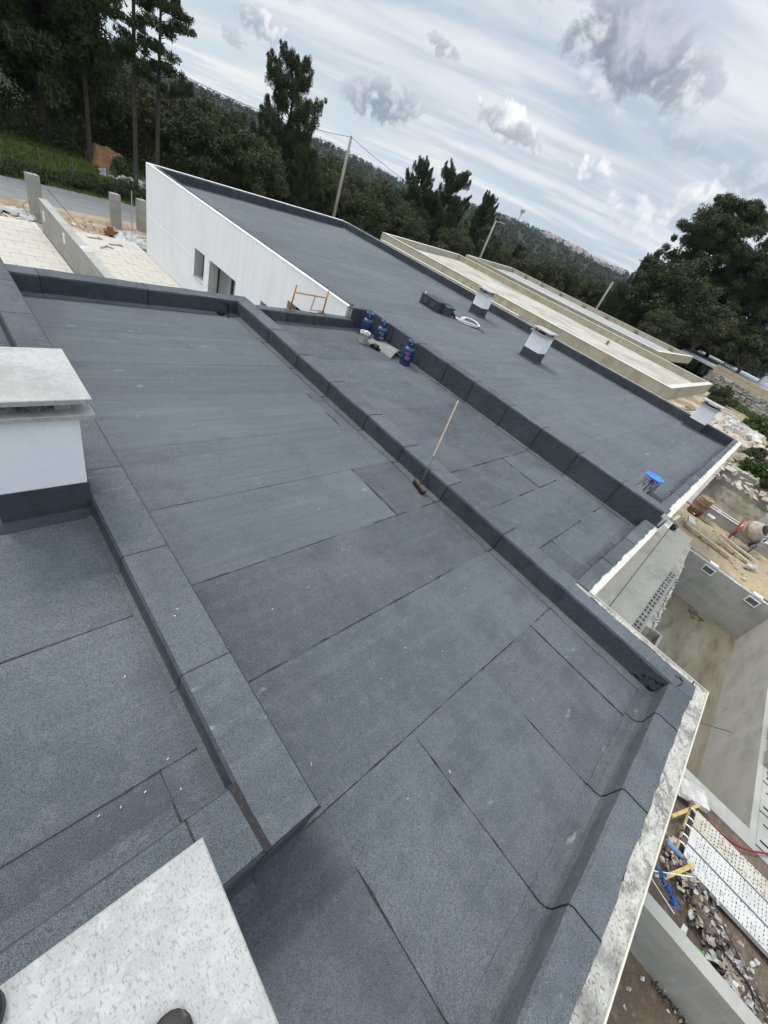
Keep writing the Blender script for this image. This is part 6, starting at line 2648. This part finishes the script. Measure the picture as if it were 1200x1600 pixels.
# ------------------------------------------------------------------ town on the far ridge
rr = random.Random(9)
for k in range(84):
    az = rr.choice([rr.uniform(24.2, 30.2), rr.uniform(25.0, 28.4), rr.uniform(20.0, 23.6)])
    d = rr.uniform(1000, 1190)
    x, y = d * math.cos(R(az)), d * math.sin(R(az))
    z = gz(x, y)
    w, l, h = rr.uniform(5, 8), rr.uniform(6, 10), rr.uniform(3, 5)
    a = rr.uniform(0, 3.14)
    ca, sa = math.cos(a), math.sin(a)

    def tp(u, v_, ww):
        return (x + u * ca - v_ * sa, y + u * sa + v_ * ca, z + ww)
    b = MB()
    b.obox((x, y, z + h / 2 + .5), (w, l, h + 3), (0, 0, a), 0)
    vs_ = [tp(-w * .55, -l * .55, h + 2), tp(w * .55, -l * .55, h + 2), tp(w * .55, l * .55, h + 2), tp(-w * .55, l * .55, h + 2), tp(0, -l * .55, h + 3.2), tp(0, l * .55, h + 3.2)]
    b.add(vs_, [(0, 1, 4), (2, 3, 5), (1, 2, 5, 4), (3, 0, 4, 5), (3, 2, 1, 0)], 1)
    o = b.build('town_house', [OLDR, ROOFO])
    tag(o, 'small pale house with an orange roof in the distant hill town', 'house', 'houses of the distant hill town')
x, y = 1235 * math.cos(R(32.9)), 1235 * math.sin(R(32.9))
z = gz(x, y)
wt = thing('water_tower', (x, y, z), 'tiny flared water tower on the skyline of the wooded hill', 'water tower')
b = MB()
b.tube([(x, y, z), (x, y, z + 20)], 1.6, 10)
b.build('shaft', OLDR, wt)
b = MB()
b.lathe([(1.6, 18), (6, 25), (6, 28), (0, 29)], (x, y, z), 16)
b.build('tank', OLDR, wt)

# small marks on the felt: bits of white grit and a scratched hook
rr = random.Random(4)
b = MB()
for (x, y, z) in [(0.30, 1.30, .359), (.02, .72, .359), (.10, .70, .359), (.20, .70, .359), (.33, .78, .359), (.33, .62, .359), (.65, 1.5, .508), (.62, 1.46, .508)]:
    b.obox((x, y, z), (.010, .005, .004), (0, 0, rr.uniform(0, 3)))
for _ in range(24):
    b.obox((rr.uniform(.9, 4.0), rr.uniform(-1, 7.2), .009), (rr.uniform(.006, .02), .005, .004), (0, 0, rr.uniform(0, 3)))
for _ in range(12):
    b.obox((rr.uniform(4.7, 7.2), rr.uniform(.3, 7), .06), (rr.uniform(.01, .025), .007, .004), (0, 0, rr.uniform(0, 3)))
o = b.build('white_grit', RUBW)
tag(o, 'specks of white grit scattered on the felt roofs', 'grit', kind='stuff')

# ------------------------------------------------------------------ haze
zmin = min(p[2] for p in gv)
b = MB()
b.box(-2010, 2010, -2010, 2010, min(zmin, -4.5) - 1.0, 78)
hz = bpy.data.materials.new('air')
hz.use_nodes = True
nt = hz.node_tree
nt.nodes.clear()
ho = nt.nodes.new('ShaderNodeOutputMaterial')
hv = nt.nodes.new('ShaderNodeVolumePrincipled')
hv.inputs['Color'].default_value = (0.86, 0.92, 1.0, 1)
hv.inputs['Density'].default_value = 0.00009
nt.links.new(hv.outputs[0], ho.inputs['Volume'])
o = b.build('haze', hz)
tag(o, kind='stuff')
print('HAZE', zmin, max(p[2] for p in gv))
